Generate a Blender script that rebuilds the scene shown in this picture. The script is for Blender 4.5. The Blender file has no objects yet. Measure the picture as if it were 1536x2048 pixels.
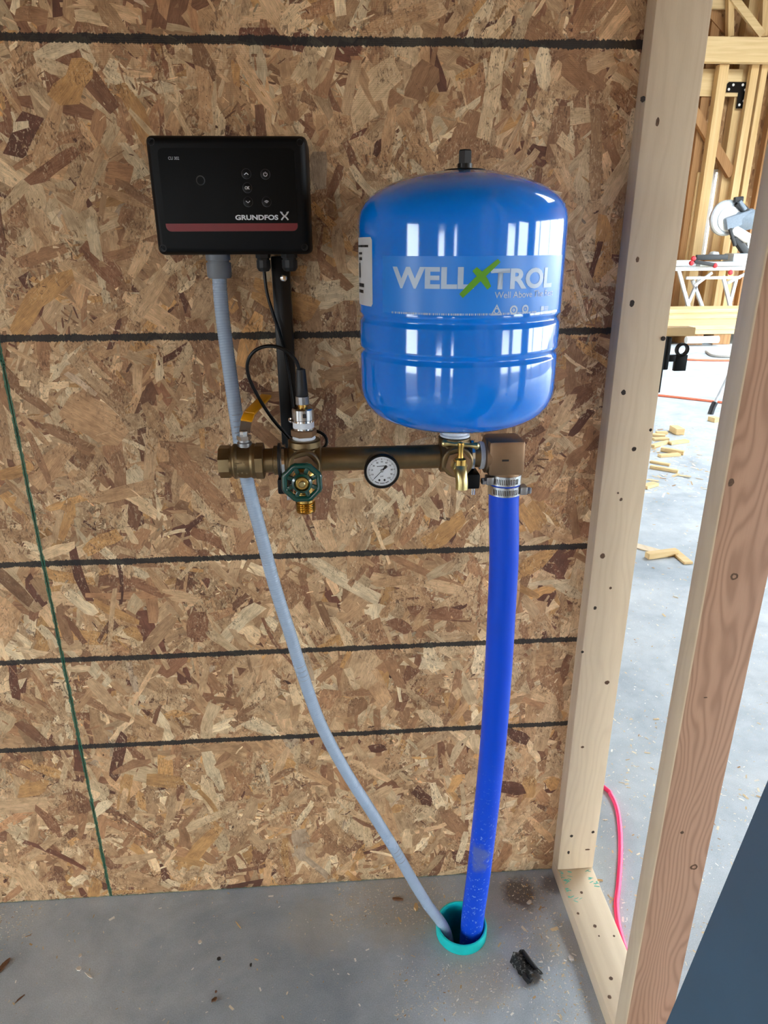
import bpy, bmesh, math, random
import numpy as np
from mathutils import Vector, Matrix
R = math.radians
sin, cos, pi = math.sin, math.cos, math.pi
random.seed(7)
rng = np.random.default_rng(11)
SC = bpy.context.scene
COL = SC.collection

# ------------------------------------------------------------------ camera
CX, CY, CZ = -0.49404, -1.24813, 1.44783
YAW, PIT, ROL, FPX = 0.06546, 0.36831, -0.00597, 1375.116
fw = Vector((sin(YAW)*cos(PIT), cos(YAW)*cos(PIT), -sin(PIT)))
r0 = Vector((cos(YAW), -sin(YAW), 0)); u0 = r0.cross(fw)
rt = r0*cos(ROL) + u0*sin(ROL); up = u0*cos(ROL) - r0*sin(ROL)
cam = bpy.data.cameras.new('camera'); camo = bpy.data.objects.new('camera', cam); COL.objects.link(camo)
m = Matrix((rt, up, -fw)).transposed().to_4x4(); m.translation = (CX, CY, CZ); camo.matrix_world = m
cam.sensor_fit = 'HORIZONTAL'; cam.sensor_width = 36; cam.lens = FPX*36/1536
cam.clip_start = .02; cam.clip_end = 300
SC.camera = camo
CP = Vector((CX, CY, CZ))
def ray(x, y): return (fw + rt*((x-768)/FPX) - up*((y-1024)/FPX)).normalized()
def at(x, y, Y):                                  # point on the plane y = Y seen at a pixel of the photograph
    d = ray(x, y); return CP + d*((Y-CY)/d.y)
def fl(x, y, z=0.0):                              # point on the floor (or height z)
    d = ray(x, y); return CP + d*((z-CZ)/d.z)

# ------------------------------------------------------------------ sky and exposure
W = bpy.data.worlds.new('sky'); SC.world = W; W.use_nodes = True
bg = W.node_tree.nodes['Background']; bg.inputs[0].default_value = (.83, .925, 1, 1); bg.inputs[1].default_value = 1.0
SC.view_settings.view_transform = 'Standard'; SC.view_settings.look = 'None'
SC.view_settings.gamma = 1; SC.view_settings.use_curve_mapping = False
SC.view_settings.exposure = 4.15

# ------------------------------------------------------------------ materials
def lin(c):
    c = [v/255 for v in c]
    return tuple(v/12.92 if v <= .04045 else ((v+.055)/1.055)**2.4 for v in c) + (1,)
MATS = {}
class NT:
    def __init__(s, name):
        s.m = bpy.data.materials.new(name); s.m.use_nodes = True; s.t = s.m.node_tree
        s.b = s.t.nodes['Principled BSDF']; MATS[name] = s.m
    def n(s, typ, **k):
        nd = s.t.nodes.new(typ)
        for a, v in k.items():
            if a.startswith('i_'):
                key = a[2:]; key = int(key) if key.isdigit() else key
                nd.inputs[key].default_value = v
            else: setattr(nd, a, v)
        return nd
    def l(s, a, b): s.t.links.new(a, b)
    def coord(s, scale=(1, 1, 1), rot=(0, 0, 0), src='Object'):
        tc = s.n('ShaderNodeTexCoord'); mp = s.n('ShaderNodeMapping')
        mp.inputs['Scale'].default_value = scale; mp.inputs['Rotation'].default_value = rot
        s.l(tc.outputs[src], mp.inputs[0]); return mp.outputs[0]
    def noise(s, vec, scale, detail=4, rough=.6, dist=0):
        nd = s.n('ShaderNodeTexNoise'); nd.inputs['Scale'].default_value = scale; nd.inputs['Detail'].default_value = detail
        nd.inputs['Roughness'].default_value = rough; nd.inputs['Distortion'].default_value = dist
        s.l(vec, nd.inputs['Vector']); return nd.outputs['Fac']
    def ramp(s, fac, stops):
        nd = s.n('ShaderNodeValToRGB'); e = nd.color_ramp.elements
        while len(e) < len(stops): e.new(.5)
        for el, (p, c) in zip(e, stops): el.position = p; el.color = c if len(c) == 4 else lin(c)
        s.l(fac, nd.inputs[0]); return nd.outputs[0]
    def mix(s, fac, a, b, mode='MIX'):
        nd = s.n('ShaderNodeMix', data_type='RGBA', blend_type=mode)
        for v, k in ((fac, 0), (a, 6), (b, 7)):
            if hasattr(v, 'node'): s.l(v, nd.inputs[k])
            else: nd.inputs[k].default_value = v
        return nd.outputs[2]
    def math(s, op, a, b=None, c=None, clamp=False):
        nd = s.n('ShaderNodeMath', operation=op, use_clamp=clamp)
        for i, v in enumerate((a, b, c)):
            if v is None: continue
            if hasattr(v, 'node'): s.l(v, nd.inputs[i])
            else: nd.inputs[i].default_value = v
        return nd.outputs[0]
    def bump(s, h, strength=.3, dist=.001):
        nd = s.n('ShaderNodeBump'); nd.inputs['Strength'].default_value = strength; nd.inputs['Distance'].default_value = dist
        s.l(h, nd.inputs['Height']); s.l(nd.outputs[0], s.b.inputs['Normal'])
    def set(s, col=None, rough=None, metal=None, **k):
        for key, v in (('Base Color', col), ('Roughness', rough), ('Metallic', metal)):
            if v is None: continue
            if hasattr(v, 'node'): s.l(v, s.b.inputs[key])
            else: s.b.inputs[key].default_value = v
        for key, v in k.items(): s.b.inputs[key.replace('_', ' ')].default_value = v
        return s.m

def plain(name, c, rough=.5, metal=0, var=.12, nscale=40, **k):
    t = NT(name); v = t.coord()
    f = t.noise(v, nscale, 5)
    base = lin(c); dark = tuple(x*(1-var) for x in base[:3])+(1,); lite = tuple(min(1, x*(1+var)) for x in base[:3])+(1,)
    t.set(t.ramp(f, [(.3, dark), (.7, lite)]), t.math('MULTIPLY_ADD', f, .12, rough-.06), metal, **k)
    return t.m

def wood(name, c_lo, c_hi, c_ring, axis='z', rough=.72, ring=.35, rings=75, loop=1.4, amp=22):
    t = NT(name)
    st = {'z': (1, 1, .07), 'y': (1, .07, 1), 'x': (.07, 1, 1)}[axis]
    v = t.coord(st)
    broad = t.noise(v, 14, 3, .5); fine = t.noise(v, 420, 3, .6)
    dist = t.noise(t.coord(tuple(s*1.4 if s == 1 else s*loop for s in st)), 9, 2, .5)
    sep = t.n('ShaderNodeSeparateXYZ'); t.l(t.coord(), sep.inputs[0])
    a, b = {'z': (0, 1), 'y': (0, 2), 'x': (1, 2)}[axis]
    rad = t.math('ADD', t.math('MULTIPLY', sep.outputs[a], 1.0), t.math('MULTIPLY', sep.outputs[b], .35))
    ph = t.math('ADD', t.math('MULTIPLY', rad, rings*2.2), t.math('MULTIPLY', dist, amp))
    w = t.math('POWER', t.math('MULTIPLY_ADD', t.math('SINE', ph), .5, .5), 2.0)
    col = t.ramp(broad, [(.3, c_lo), (.7, c_hi)])
    col = t.mix(t.math('MULTIPLY', w, ring), col, lin(c_ring))
    col = t.mix(t.math('MULTIPLY', fine, .22), col, lin(c_ring))
    t.set(col, rough); t.bump(fine, .15, .0006); return t.m

def metal(name, c, rough=.35, var=.25, nscale=25, metallic=1.0):
    t = NT(name); v = t.coord(); f = t.noise(v, nscale, 6, .65); g = t.noise(v, 900, 2)
    base = lin(c); d = tuple(x*(1-var) for x in base[:3])+(1,)
    t.set(t.ramp(f, [(.35, d), (.65, base)]), t.math('MULTIPLY_ADD', f, .2, rough-.1), metallic)
    t.bump(g, .08, .0003); return t.m

# oriented strand board: strand colour comes from each strand, ink lines and edge paint are print on the sheet
XG = -1.073
ZL = (1.73835, 1.30009, .87515, .65718, .43815)
def osb_strands():
    t = NT('osb_strand')
    at_ = t.n('ShaderNodeAttribute', attribute_name='strand'); uv = t.n('ShaderNodeUVMap', uv_map='grain')
    mp = t.n('ShaderNodeMapping'); mp.inputs['Scale'].default_value = (60, 900, 1); t.l(uv.outputs[0], mp.inputs[0])
    g = t.noise(mp.outputs[0], 1, 4, .65)
    mp2 = t.n('ShaderNodeMapping'); mp2.inputs['Scale'].default_value = (25, 130, 1); t.l(uv.outputs[0], mp2.inputs[0])
    g2 = t.noise(mp2.outputs[0], 1, 3, .6)
    obj = t.coord()
    blot = t.noise(obj, 26, 4, .65); sp = t.noise(obj, 240, 3, .7)
    c = t.mix(1.0, at_.outputs['Color'], t.ramp(g, [(.25, (.60, .56, .52, 1)), (.6, (1.08, 1.08, 1.08, 1))]), 'MULTIPLY')
    c = t.mix(1.0, c, t.ramp(g2, [(.3, (.80, .77, .74, 1)), (.62, (1.08, 1.08, 1.08, 1))]), 'MULTIPLY')
    c = t.mix(1.0, c, t.ramp(blot, [(.32, (.74, .69, .64, 1)), (.56, (1.06, 1.06, 1.06, 1))]), 'MULTIPLY')
    c = t.mix(t.ramp(sp, [(.27, (1, 1, 1, 1)), (.33, (0, 0, 0, 1))]), c, lin((62, 40, 26)))
    pm = t.ramp(t.noise(obj, 11, 3, .6), [(.44, (0, 0, 0, 1)), (.56, (1, 1, 1, 1))])          # crumbly patches of short fines
    cr = t.noise(t.coord((1, 1, .55)), 210, 4, .6, 1.2)
    c = t.mix(t.math('MULTIPLY', t.ramp(cr, [(.36, (1, 1, 1, 1)), (.45, (0, 0, 0, 1))]), t.math('MULTIPLY', pm, .75)), c, lin((84, 54, 34)))
    c = t.mix(t.math('MULTIPLY', t.ramp(cr, [(.57, (0, 0, 0, 1)), (.64, (1, 1, 1, 1))]), t.math('MULTIPLY', pm, .6)), c, lin((226, 200, 160)))
    sep = t.n('ShaderNodeSeparateXYZ'); t.l(obj, sep.inputs[0])
    wob = t.noise(t.coord((1, .05, .05)), 9, 2); jag = t.noise(t.coord((1, .3, .12)), 330, 3, .75); wid = t.noise(t.coord((1, .05, .3)), 30, 3)
    half = t.math('ADD', t.math('MULTIPLY_ADD', wid, .0080, -.0024), t.math('MULTIPLY', jag, .0095))
    ink = None
    for k, z in enumerate(ZL):
        d = t.math('ABSOLUTE', t.math('ADD', t.math('SUBTRACT', sep.outputs[2], z+.002), t.math('MULTIPLY', wob, -.004)))
        f = t.math('MULTIPLY', t.math('SUBTRACT', half, d), 1100, clamp=True)
        ink = f if ink is None else t.math('MAXIMUM', ink, f)
    ink = t.math('MULTIPLY', ink, .95)
    c = t.mix(ink, c, lin((15, 16, 15)))
    de = t.math('ABSOLUTE', t.math('SUBTRACT', sep.outputs[0], XG))
    e = t.math('MULTIPLY', t.math('SUBTRACT', t.math('MULTIPLY', t.noise(obj, 70, 4, .7), .0078), de), 1500, clamp=True)
    c = t.mix(t.math('MULTIPLY', e, .9), c, lin((16, 98, 74)))
    e2 = t.math('MULTIPLY', t.math('SUBTRACT', t.math('MULTIPLY_ADD', t.noise(obj, 60, 4, .7), .010, -.001), sep.outputs[2]), 900, clamp=True)
    c = t.mix(t.math('MULTIPLY', e2, .7), c, lin((52, 100, 84)))
    t.set(c, .62)
    ribs = t.math('SINE', t.math('MULTIPLY', sep.outputs[2], 2*pi/.0028))
    patch = t.ramp(t.noise(obj, 6, 2), [(.5, (0, 0, 0, 1)), (.62, (1, 1, 1, 1))])
    h = t.math('ADD', t.math('MULTIPLY', g, 1.0), t.math('MULTIPLY', t.math('MULTIPLY', ribs, patch), .22))
    t.bump(t.math('ADD', h, t.math('MULTIPLY', t.math('MULTIPLY', cr, pm), 1.5)), .6, .0014); return t.m
osb_strands()
def osb_plain():
    t = NT('osb_core'); v = t.coord()
    vo = t.n('ShaderNodeTexVoronoi'); vo.inputs['Scale'].default_value = 26; t.l(t.coord((1, 1, .4)), vo.inputs['Vector'])
    c = t.ramp(t.noise(vo.outputs['Color'], 3, 2), [(.3, (120, 82, 50)), (.5, (186, 142, 92)), (.7, (214, 178, 128))])
    c = t.mix(t.math('MULTIPLY', t.noise(v, 300, 3), .4), c, lin((110, 72, 42)))
    t.set(c, .7); return t.m
osb_plain()
def concrete():
    t = NT('concrete'); v = t.coord()
    a = t.noise(v, 2.2, 6, .62, .6); b = t.noise(v, 9, 5, .65, .3); c_ = t.noise(v, 420, 2, .6); d = t.noise(v, 60, 4, .7)
    c = t.ramp(a, [(.32, (156, 168, 177)), (.5, (182, 191, 197)), (.68, (200, 206, 209))])
    c = t.mix(1.0, c, t.ramp(b, [(.3, (.82, .84, .86, 1)), (.62, (1.05, 1.05, 1.05, 1))]), 'MULTIPLY')
    c = t.mix(t.ramp(d, [(.60, (0, 0, 0, 1)), (.75, (.5, .5, .5, 1))]), c, lin((190, 186, 172)))
    c = t.mix(1.0, c, t.ramp(c_, [(.3, (.82, .82, .82, 1)), (.7, (1.1, 1.1, 1.1, 1))]), 'MULTIPLY')
    # fine sawdust film trodden into the slab around the well pipe, and one brown spill
    def spot(p, rad, wob, amt, rgb, c):
        vd = t.n('ShaderNodeVectorMath', operation='DISTANCE'); t.l(v, vd.inputs[0]); vd.inputs[1].default_value = p
        f = t.math('MULTIPLY', t.math('SUBTRACT', t.math('MULTIPLY_ADD', t.noise(v, wob, 5, .7), rad*1.3, rad*.35), vd.outputs['Value']), 2.2/rad, clamp=True)
        return t.mix(t.math('MULTIPLY', f, amt), c, lin(rgb))
    for q, rad, amt in (((800, 1800), .14, .35), ((950, 1960), .09, .30), ((1120, 1880), .07, .30), ((640, 1850), .10, .22)):
        c = spot(fl(*q), rad, 14, amt, (176, 160, 126), c)
    c = spot(fl(1040, 1785), .050, 30, .75, (88, 70, 54), c)
    c = spot(fl(1105, 1770), .035, 30, .6, (84, 72, 60), c)
    t.set(c, t.ramp(a, [(.3, (.42, .42, .42, 1)), (.7, (.6, .6, .6, 1))])); t.bump(t.math('ADD', d, t.math('MULTIPLY', c_, .6)), .25, .0012); return t.m
concrete()

wood('pine_pale', (208, 188, 158), (228, 208, 176), (182, 154, 122), 'z', ring=.16, rings=160, loop=4.0, amp=50)
wood('pine_pale_flat', (216, 198, 168), (234, 217, 188), (182, 156, 122), 'y', ring=.18)
wood('pine_red', (182, 142, 116), (198, 158, 130), (128, 88, 64), 'z', ring=.42, rings=260, loop=5.0, amp=75)
wood('pine_yellow', (206, 172, 116), (226, 194, 140), (176, 134, 82), 'z', ring=.2)
wood('pine_yellow_long', (214, 184, 130), (232, 204, 152), (186, 146, 92), 'x', ring=.22)
wood('timber_brown', (156, 112, 66), (182, 136, 86), (120, 80, 44), 'z', ring=.3)
plain('knot', (92, 66, 44), .7, var=.4, nscale=300)
plain('nail_hole', (44, 34, 26), .8, var=.3, nscale=300)
plain('teal_paint', (112, 190, 170), .7, var=.25, nscale=60)
plain('box_black', (8, 9, 11), .5, var=.2, nscale=200, Specular_IOR_Level=.18)
plain('panel_black', (4, 5, 6), .3, var=.1, nscale=30, Specular_IOR_Level=.12)
plain('gloss_black', (7, 7, 8), .3, Specular_IOR_Level=.3)
plain('rubber_black', (26, 28, 31), .5, var=.3, nscale=80)
plain('print_white', (222, 226, 230), .5, var=.03)
plain('print_grey', (146, 150, 154), .5, var=.03)
plain('print_dim', (38, 40, 42), .4, var=.03)
plain('print_black', (22, 22, 24), .5, var=.03)
plain('button_face', (12, 13, 16), .35, var=.05, Specular_IOR_Level=.2)
plain('button_ring', (52, 54, 60), .4, var=.03)
plain('red_band', (122, 22, 30), .35, var=.05)
plain('conduit_grey', (158, 176, 196), .26, var=.05, nscale=12)
plain('connector_grey', (112, 118, 126), .42, var=.06)
plain('tank_blue', (0, 124, 232), .085, var=.03, nscale=8, Coat_Weight=.3, Coat_Roughness=.05)
plain('film_blue', (14, 132, 234), .32, var=.02, nscale=8)
plain('letter_silver', (178, 200, 226), .35, var=.03)
plain('letter_green', (92, 160, 34), .4, var=.06)
plain('sticker_white', (206, 208, 210), .5, var=.04)
plain('casing_teal', (16, 200, 200), .4, var=.12, nscale=30)
plain('soil', (40, 34, 30), .9)
metal('bronze', (142, 122, 90), .42, .22)
metal('bronze_pink', (158, 130, 104), .45, .15)
metal('brass', (206, 168, 92), .24, .18)
metal('brass_pale', (196, 182, 128), .30, .15)
metal('steel', (196, 198, 200), .25, .2)
metal('chrome', (226, 228, 230), .12, .1)
metal('zinc', (170, 172, 174), .4, .25)
metal('saw_steel', (196, 204, 208), .45, .15, metallic=.5)
plain('tape_white', (226, 232, 238), .45, var=.06, nscale=200)
plain('handwheel_green', (10, 66, 56), .22, var=.15, nscale=60, Coat_Weight=.4)
plain('lever_yellow', (226, 158, 14), .4, var=.08)
plain('dial_white', (214, 218, 222), .4, var=.02)
plain('slate_panel', (70, 98, 122), .38, var=.08, nscale=6)
plain('pink_cord', (252, 52, 116), .38, var=.04)
plain('orange_cord', (226, 120, 88), .5)
plain('grey_cord', (150, 146, 138), .5)
plain('aluminium', (196, 200, 202), .35, var=.1)
plain('saw_black', (34, 36, 38), .5)
plain('saw_blue', (128, 142, 156), .45)
plain('saw_red', (196, 44, 52), .45)
plain('white_paint', (226, 226, 222), .5, var=.05)
plain('gravel', (92, 84, 74), .9, var=.3, nscale=30)
plain('bark', (110, 76, 50), .8, var=.35, nscale=200)
plain('chip_white', (222, 214, 200), .7)
plain('ceiling_wood', (120, 96, 70), .8, var=.25, nscale=6)
def blue_pipe():
    t = NT('blue_pipe'); v = t.coord(); sep = t.n('ShaderNodeSeparateXYZ'); t.l(v, sep.inputs[0])
    c = lin((0, 74, 216))
    low = t.math('MULTIPLY', t.math('SUBTRACT', .52, sep.outputs[2]), 3.0, clamp=True)     # scuffed and dusty towards the well
    sp = t.noise(v, 150, 4, .75)
    f = t.math('MULTIPLY', t.ramp(sp, [(.60, (0, 0, 0, 1)), (.64, (1, 1, 1, 1))]), low)
    col = t.mix(f, c, lin((150, 178, 232)))
    vd = t.n('ShaderNodeVectorMath', operation='DISTANCE'); mp = t.n('ShaderNodeMapping'); mp.inputs['Scale'].default_value = (1, 1, .55)
    t.l(v, mp.inputs[0]); t.l(mp.outputs[0], vd.inputs[0]); q = at(958, 1728, -.2); vd.inputs[1].default_value = (q.x, q.y, q.z*.55)
    f2 = t.math('MULTIPLY', t.math('SUBTRACT', t.math('MULTIPLY_ADD', t.noise(v, 40, 4, .7), .05, .005), vd.outputs['Value']), 90, clamp=True)
    col = t.mix(t.math('MULTIPLY', f2, .6), col, lin((104, 116, 142)))
    t.set(col, t.math('MULTIPLY_ADD', low, .2, .34), Specular_IOR_Level=.35); return t.m
blue_pipe()
def dusty():
    t = NT('rubber_dusty'); f = t.noise(t.coord(), 160, 4, .7)
    t.set(t.ramp(f, [(.52, (24, 27, 30)), (.7, (176, 178, 174))]), .6); return t.m
dusty()
def sawd():
    t = NT('sawdust'); a = t.n('ShaderNodeAttribute', attribute_name='strand'); t.set(a.outputs['Color'], .75); return t.m
sawd()

# ------------------------------------------------------------------ object helpers
def origin(o):
    p = Vector((0, 0, 0))
    while o is not None: p += o.location; o = o.parent
    return p
def tag(o, label=None, cat=None, group=None, kind=None):
    for k, v in (('label', label), ('category', cat), ('group', group), ('kind', kind)):
        if v: o[k] = v
    return o
def thing(name, label, cat, loc, group=None, kind=None):
    o = bpy.data.objects.new(name, None); o.empty_display_size = .05; COL.objects.link(o); o.location = loc
    return tag(o, label, cat, group, kind)
class MB:
    """collects shapes in world coordinates; build() links them as one mesh object"""
    def __init__(s): s.bm = bmesh.new()
    def box(s, a, b, bev=0, rot=None, piv=None):
        a = Vector(a); b = Vector(b); lo = Vector(map(min, a, b)); hi = Vector(map(max, a, b))
        r = bmesh.ops.create_cube(s.bm, size=1); vs = r['verts']
        for v in vs: v.co = Vector((lo[i]+(v.co[i]+.5)*(hi[i]-lo[i]) for i in range(3)))
        if bev:
            es = list({e for v in vs for e in v.link_edges})
            rb = bmesh.ops.bevel(s.bm, geom=es, offset=bev, segments=2, profile=.5, affect='EDGES', clamp_overlap=True)
            vs = list(set(v for v in vs if v.is_valid) | set(rb['verts']))
        if rot is not None:
            piv = Vector(piv if piv is not None else (lo+hi)/2)
            for v in vs: v.co = piv + rot @ (v.co-piv)
        return s
    def bar(s, a, b, w, h, upv=(0, 0, 1), bev=0):      # box beam from a to b; w across, h along upv
        a = Vector(a); b = Vector(b); d = (b-a); L = d.length; d.normalize()
        x = d.cross(Vector(upv)).normalized(); z = x.cross(d)
        rot = Matrix((x, d, z)).transposed(); c = (a+b)/2
        s.box(c-Vector((w/2, L/2, h/2)), c+Vector((w/2, L/2, h/2)), bev, rot, c); return s
    def lathe(s, prof, org, axis=(0, 0, 1), n=32, ph=0, cap=True, closed=False):
        org = Vector(org); ax = Vector(axis).normalized()
        x = ax.orthogonal().normalized() if abs(ax.z) < .99 else Vector((1, 0, 0)); y = ax.cross(x)
        rings = []
        for r, t in prof:
            if r < 1e-6: rings.append([s.bm.verts.new(org+ax*t)])
            else: rings.append([s.bm.verts.new(org+ax*t+(x*cos(2*pi*i/n+ph)+y*sin(2*pi*i/n+ph))*r) for i in range(n)])
        prs = list(zip(rings, rings[1:])) + ([(rings[-1], rings[0])] if closed else [])
        for a, b in prs:
            for i in range(n):
                j = (i+1) % n
                if len(a) == 1 and len(b) == 1: continue
                if len(a) == 1: s.bm.faces.new((a[0], b[j], b[i]))
                elif len(b) == 1: s.bm.faces.new((a[i], a[j], b[0]))
                else: s.bm.faces.new((a[i], a[j], b[j], b[i]))
        if cap and not closed:
            if len(rings[0]) > 1: s.bm.faces.new(rings[0][::-1])
            if len(rings[-1]) > 1: s.bm.faces.new(rings[-1])
        return s
    def tube(s, pts, r, n=12, closed=False, cap=True):
        pts = [Vector(p) for p in pts]; N = len(pts); rf = r if callable(r) else (lambda i: r)
        tan = []
        for i in range(N):
            a = pts[(i-1) % N] if closed else pts[max(i-1, 0)]; b = pts[(i+1) % N] if closed else pts[min(i+1, N-1)]
            tan.append((b-a).normalized())
        x = tan[0].orthogonal().normalized(); rings = []
        for i in range(N):
            x = (x - tan[i]*x.dot(tan[i])).normalized(); y = tan[i].cross(x)
            rings.append([s.bm.verts.new(pts[i]+(x*cos(2*pi*k/n)+y*sin(2*pi*k/n))*rf(i)) for k in range(n)])
        for i in range(N if closed else N-1):
            a = rings[i]; b = rings[(i+1) % N]
            for k in range(n): j = (k+1) % n; s.bm.faces.new((a[k], a[j], b[j], b[k]))
        if cap and not closed: s.bm.faces.new(rings[0][::-1]); s.bm.faces.new(rings[-1])
        return s
    def prism(s, poly, z0, z1, fn):      # 2-D outline extruded; fn maps (u, v, w) to the world
        a = [s.bm.verts.new(fn(u, v, z0)) for u, v in poly]; b = [s.bm.verts.new(fn(u, v, z1)) for u, v in poly]
        n = len(poly); s.bm.faces.new(a[::-1]); s.bm.faces.new(b)
        for i in range(n): j = (i+1) % n; s.bm.faces.new((a[i], a[j], b[j], b[i]))
        return s
    def build(s, name, mat, parent=None, smooth=35, base=True):
        bmesh.ops.recalc_face_normals(s.bm, faces=s.bm.faces[:])
        me = bpy.data.meshes.new(name)
        if parent is None and base:
            co = [v.co for v in s.bm.verts]
            o0 = Vector(((min(c.x for c in co)+max(c.x for c in co))/2, (min(c.y for c in co)+max(c.y for c in co))/2, min(c.z for c in co)))
        else: o0 = origin(parent) if parent else Vector((0, 0, 0))
        bmesh.ops.translate(s.bm, verts=s.bm.verts[:], vec=-o0)
        if smooth:
            ca = R(smooth)
            for f in s.bm.faces: f.smooth = True
            for e in s.bm.edges:
                if len(e.link_faces) == 2 and e.calc_face_angle(0) > ca: e.smooth = False
        s.bm.to_mesh(me); s.bm.free()
        o = bpy.data.objects.new(name, me); COL.objects.link(o)
        me.materials.append(MATS[mat] if isinstance(mat, str) else mat)
        if parent: o.parent = parent
        else: o.location = o0
        return o
def spline(ctrl, step=.004):
    c = [Vector(p) for p in ctrl]; c = [c[0]*2-c[1]] + c + [c[-1]*2-c[-2]]; out = []
    for i in range(1, len(c)-2):
        p0, p1, p2, p3 = c[i-1:i+3]; k = max(2, int((p2-p1).length/step))
        for j in range(k):
            t = j/k
            out.append(.5*((2*p1)+(p2-p0)*t+(2*p0-5*p1+4*p2-p3)*t*t+(3*p1-p0-3*p2+p3)*t**3))
    out.append(c[-2]); return out
def rrect(x0, x1, z0, z1, r, k=5, corners=(1, 1, 1, 1)):   # bl br tr tl
    pts = []
    for (cx, cz, a0, on) in ((x0+r, z0+r, pi, corners[0]), (x1-r, z0+r, 1.5*pi, corners[1]), (x1-r, z1-r, 0, corners[2]), (x0+r, z1-r, .5*pi, corners[3])):
        if on: pts += [(cx+r*cos(a0+.5*pi*i/k), cz+r*sin(a0+.5*pi*i/k)) for i in range(k+1)]
        else: pts.append((cx+r*(cos(a0)+cos(a0+pi/2)), cz+r*(sin(a0)+sin(a0+pi/2))))
    return pts
_txt = {}
def text2d(s, bold=0.0, shear=0.0, step=0):
    """outline of a word as a flat mesh, scaled to the unit box"""
    cu = bpy.data.curves.new('word', 'FONT'); cu.body = s; cu.offset = bold; cu.shear = shear; cu.fill_mode = 'FRONT'; cu.resolution_u = 4
    o = bpy.data.objects.new('word', cu); COL.objects.link(o)
    dg = bpy.context.evaluated_depsgraph_get(); me = bpy.data.meshes.new_from_object(o.evaluated_get(dg))
    b = bmesh.new(); b.from_mesh(me); bpy.data.objects.remove(o); bpy.data.meshes.remove(me); bpy.data.curves.remove(cu)
    bmesh.ops.remove_doubles(b, verts=b.verts[:], dist=1e-5)
    xs = [v.co.x for v in b.verts]; ys = [v.co.y for v in b.verts]; x0, x1, y0, y1 = min(xs), max(xs), min(ys), max(ys)
    for v in b.verts: v.co = Vector(((v.co.x-x0)/(x1-x0), (v.co.y-y0)/(y1-y0), 0))
    for i in range(1, step):
        g = b.verts[:]+b.edges[:]+b.faces[:]
        bmesh.ops.bisect_plane(b, geom=g, plane_co=(i/step, 0, 0), plane_no=(1, 0, 0))
    return b
def word(s, name, mat, parent, fn, bold=.01, step=0, shear=0):
    b = text2d(s, bold, shear, step); mb = MB(); mb.bm.free(); mb.bm = b
    for v in b.verts: v.co = fn(v.co.x, v.co.y)
    return mb.build(name, mat, parent, smooth=0)

# ================================================================== SETTING
# ---- concrete slab with the well-pipe hole
WX, WY, WR = -.2525, -.1500, .0575
def build_floor():
    mb = MB(); bm = mb.bm; n = 48; h = .25
    inner = [bm.verts.new((WX+WR*cos(2*pi*i/n), WY+WR*sin(2*pi*i/n), 0)) for i in range(n)]
    low = [bm.verts.new((v.co.x, v.co.y, -.12)) for v in inner]
    outer = []
    for i in range(n):
        a = 2*pi*i/n; q = max(abs(cos(a)), abs(sin(a))); outer.append(bm.verts.new((WX+h*cos(a)/q, WY+h*sin(a)/q, 0)))
    for i in range(n):
        j = (i+1) % n; bm.faces.new((inner[i], outer[i], outer[j], inner[j])); bm.faces.new((inner[i], inner[j], low[j], low[i]))
    X = (-4.2, WX-h, WX+h, 10.2); Y = (-5.2, WY-h, WY+h, 12.8)
    for i in range(3):
        for j in range(3):
            if i == 1 and j == 1: continue
            bm.faces.new([bm.verts.new((X[a], Y[b], 0)) for a, b in ((i, j), (i+1, j), (i+1, j+1), (i, j+1))])
    for a, b in (((-4.2, -5.2), (10.2, -5.2)), ((10.2, -5.2), (10.2, 12.8)), ((10.2, 12.8), (-4.2, 12.8)), ((-4.2, 12.8), (-4.2, -5.2))):
        bm.faces.new([bm.verts.new(v) for v in ((*a, 0), (*a, -.15), (*b, -.15), (*b, 0))])
    bmesh.ops.remove_doubles(bm, verts=bm.verts[:], dist=1e-5)
    return tag(mb.build('floor', 'concrete', smooth=0, base=False), kind='structure')
build_floor()
mb = MB()
for a, b in (((-60, -60), (60, -5.2)), ((-60, 12.8), (60, 60)), ((-60, -5.2), (-4.2, 12.8)), ((10.2, -5.2), (60, 12.8))):
    mb.box((*a, -.3), (*b, -.1))
tag(mb.build('ground', 'gravel', smooth=0, base=False), kind='structure')

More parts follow.
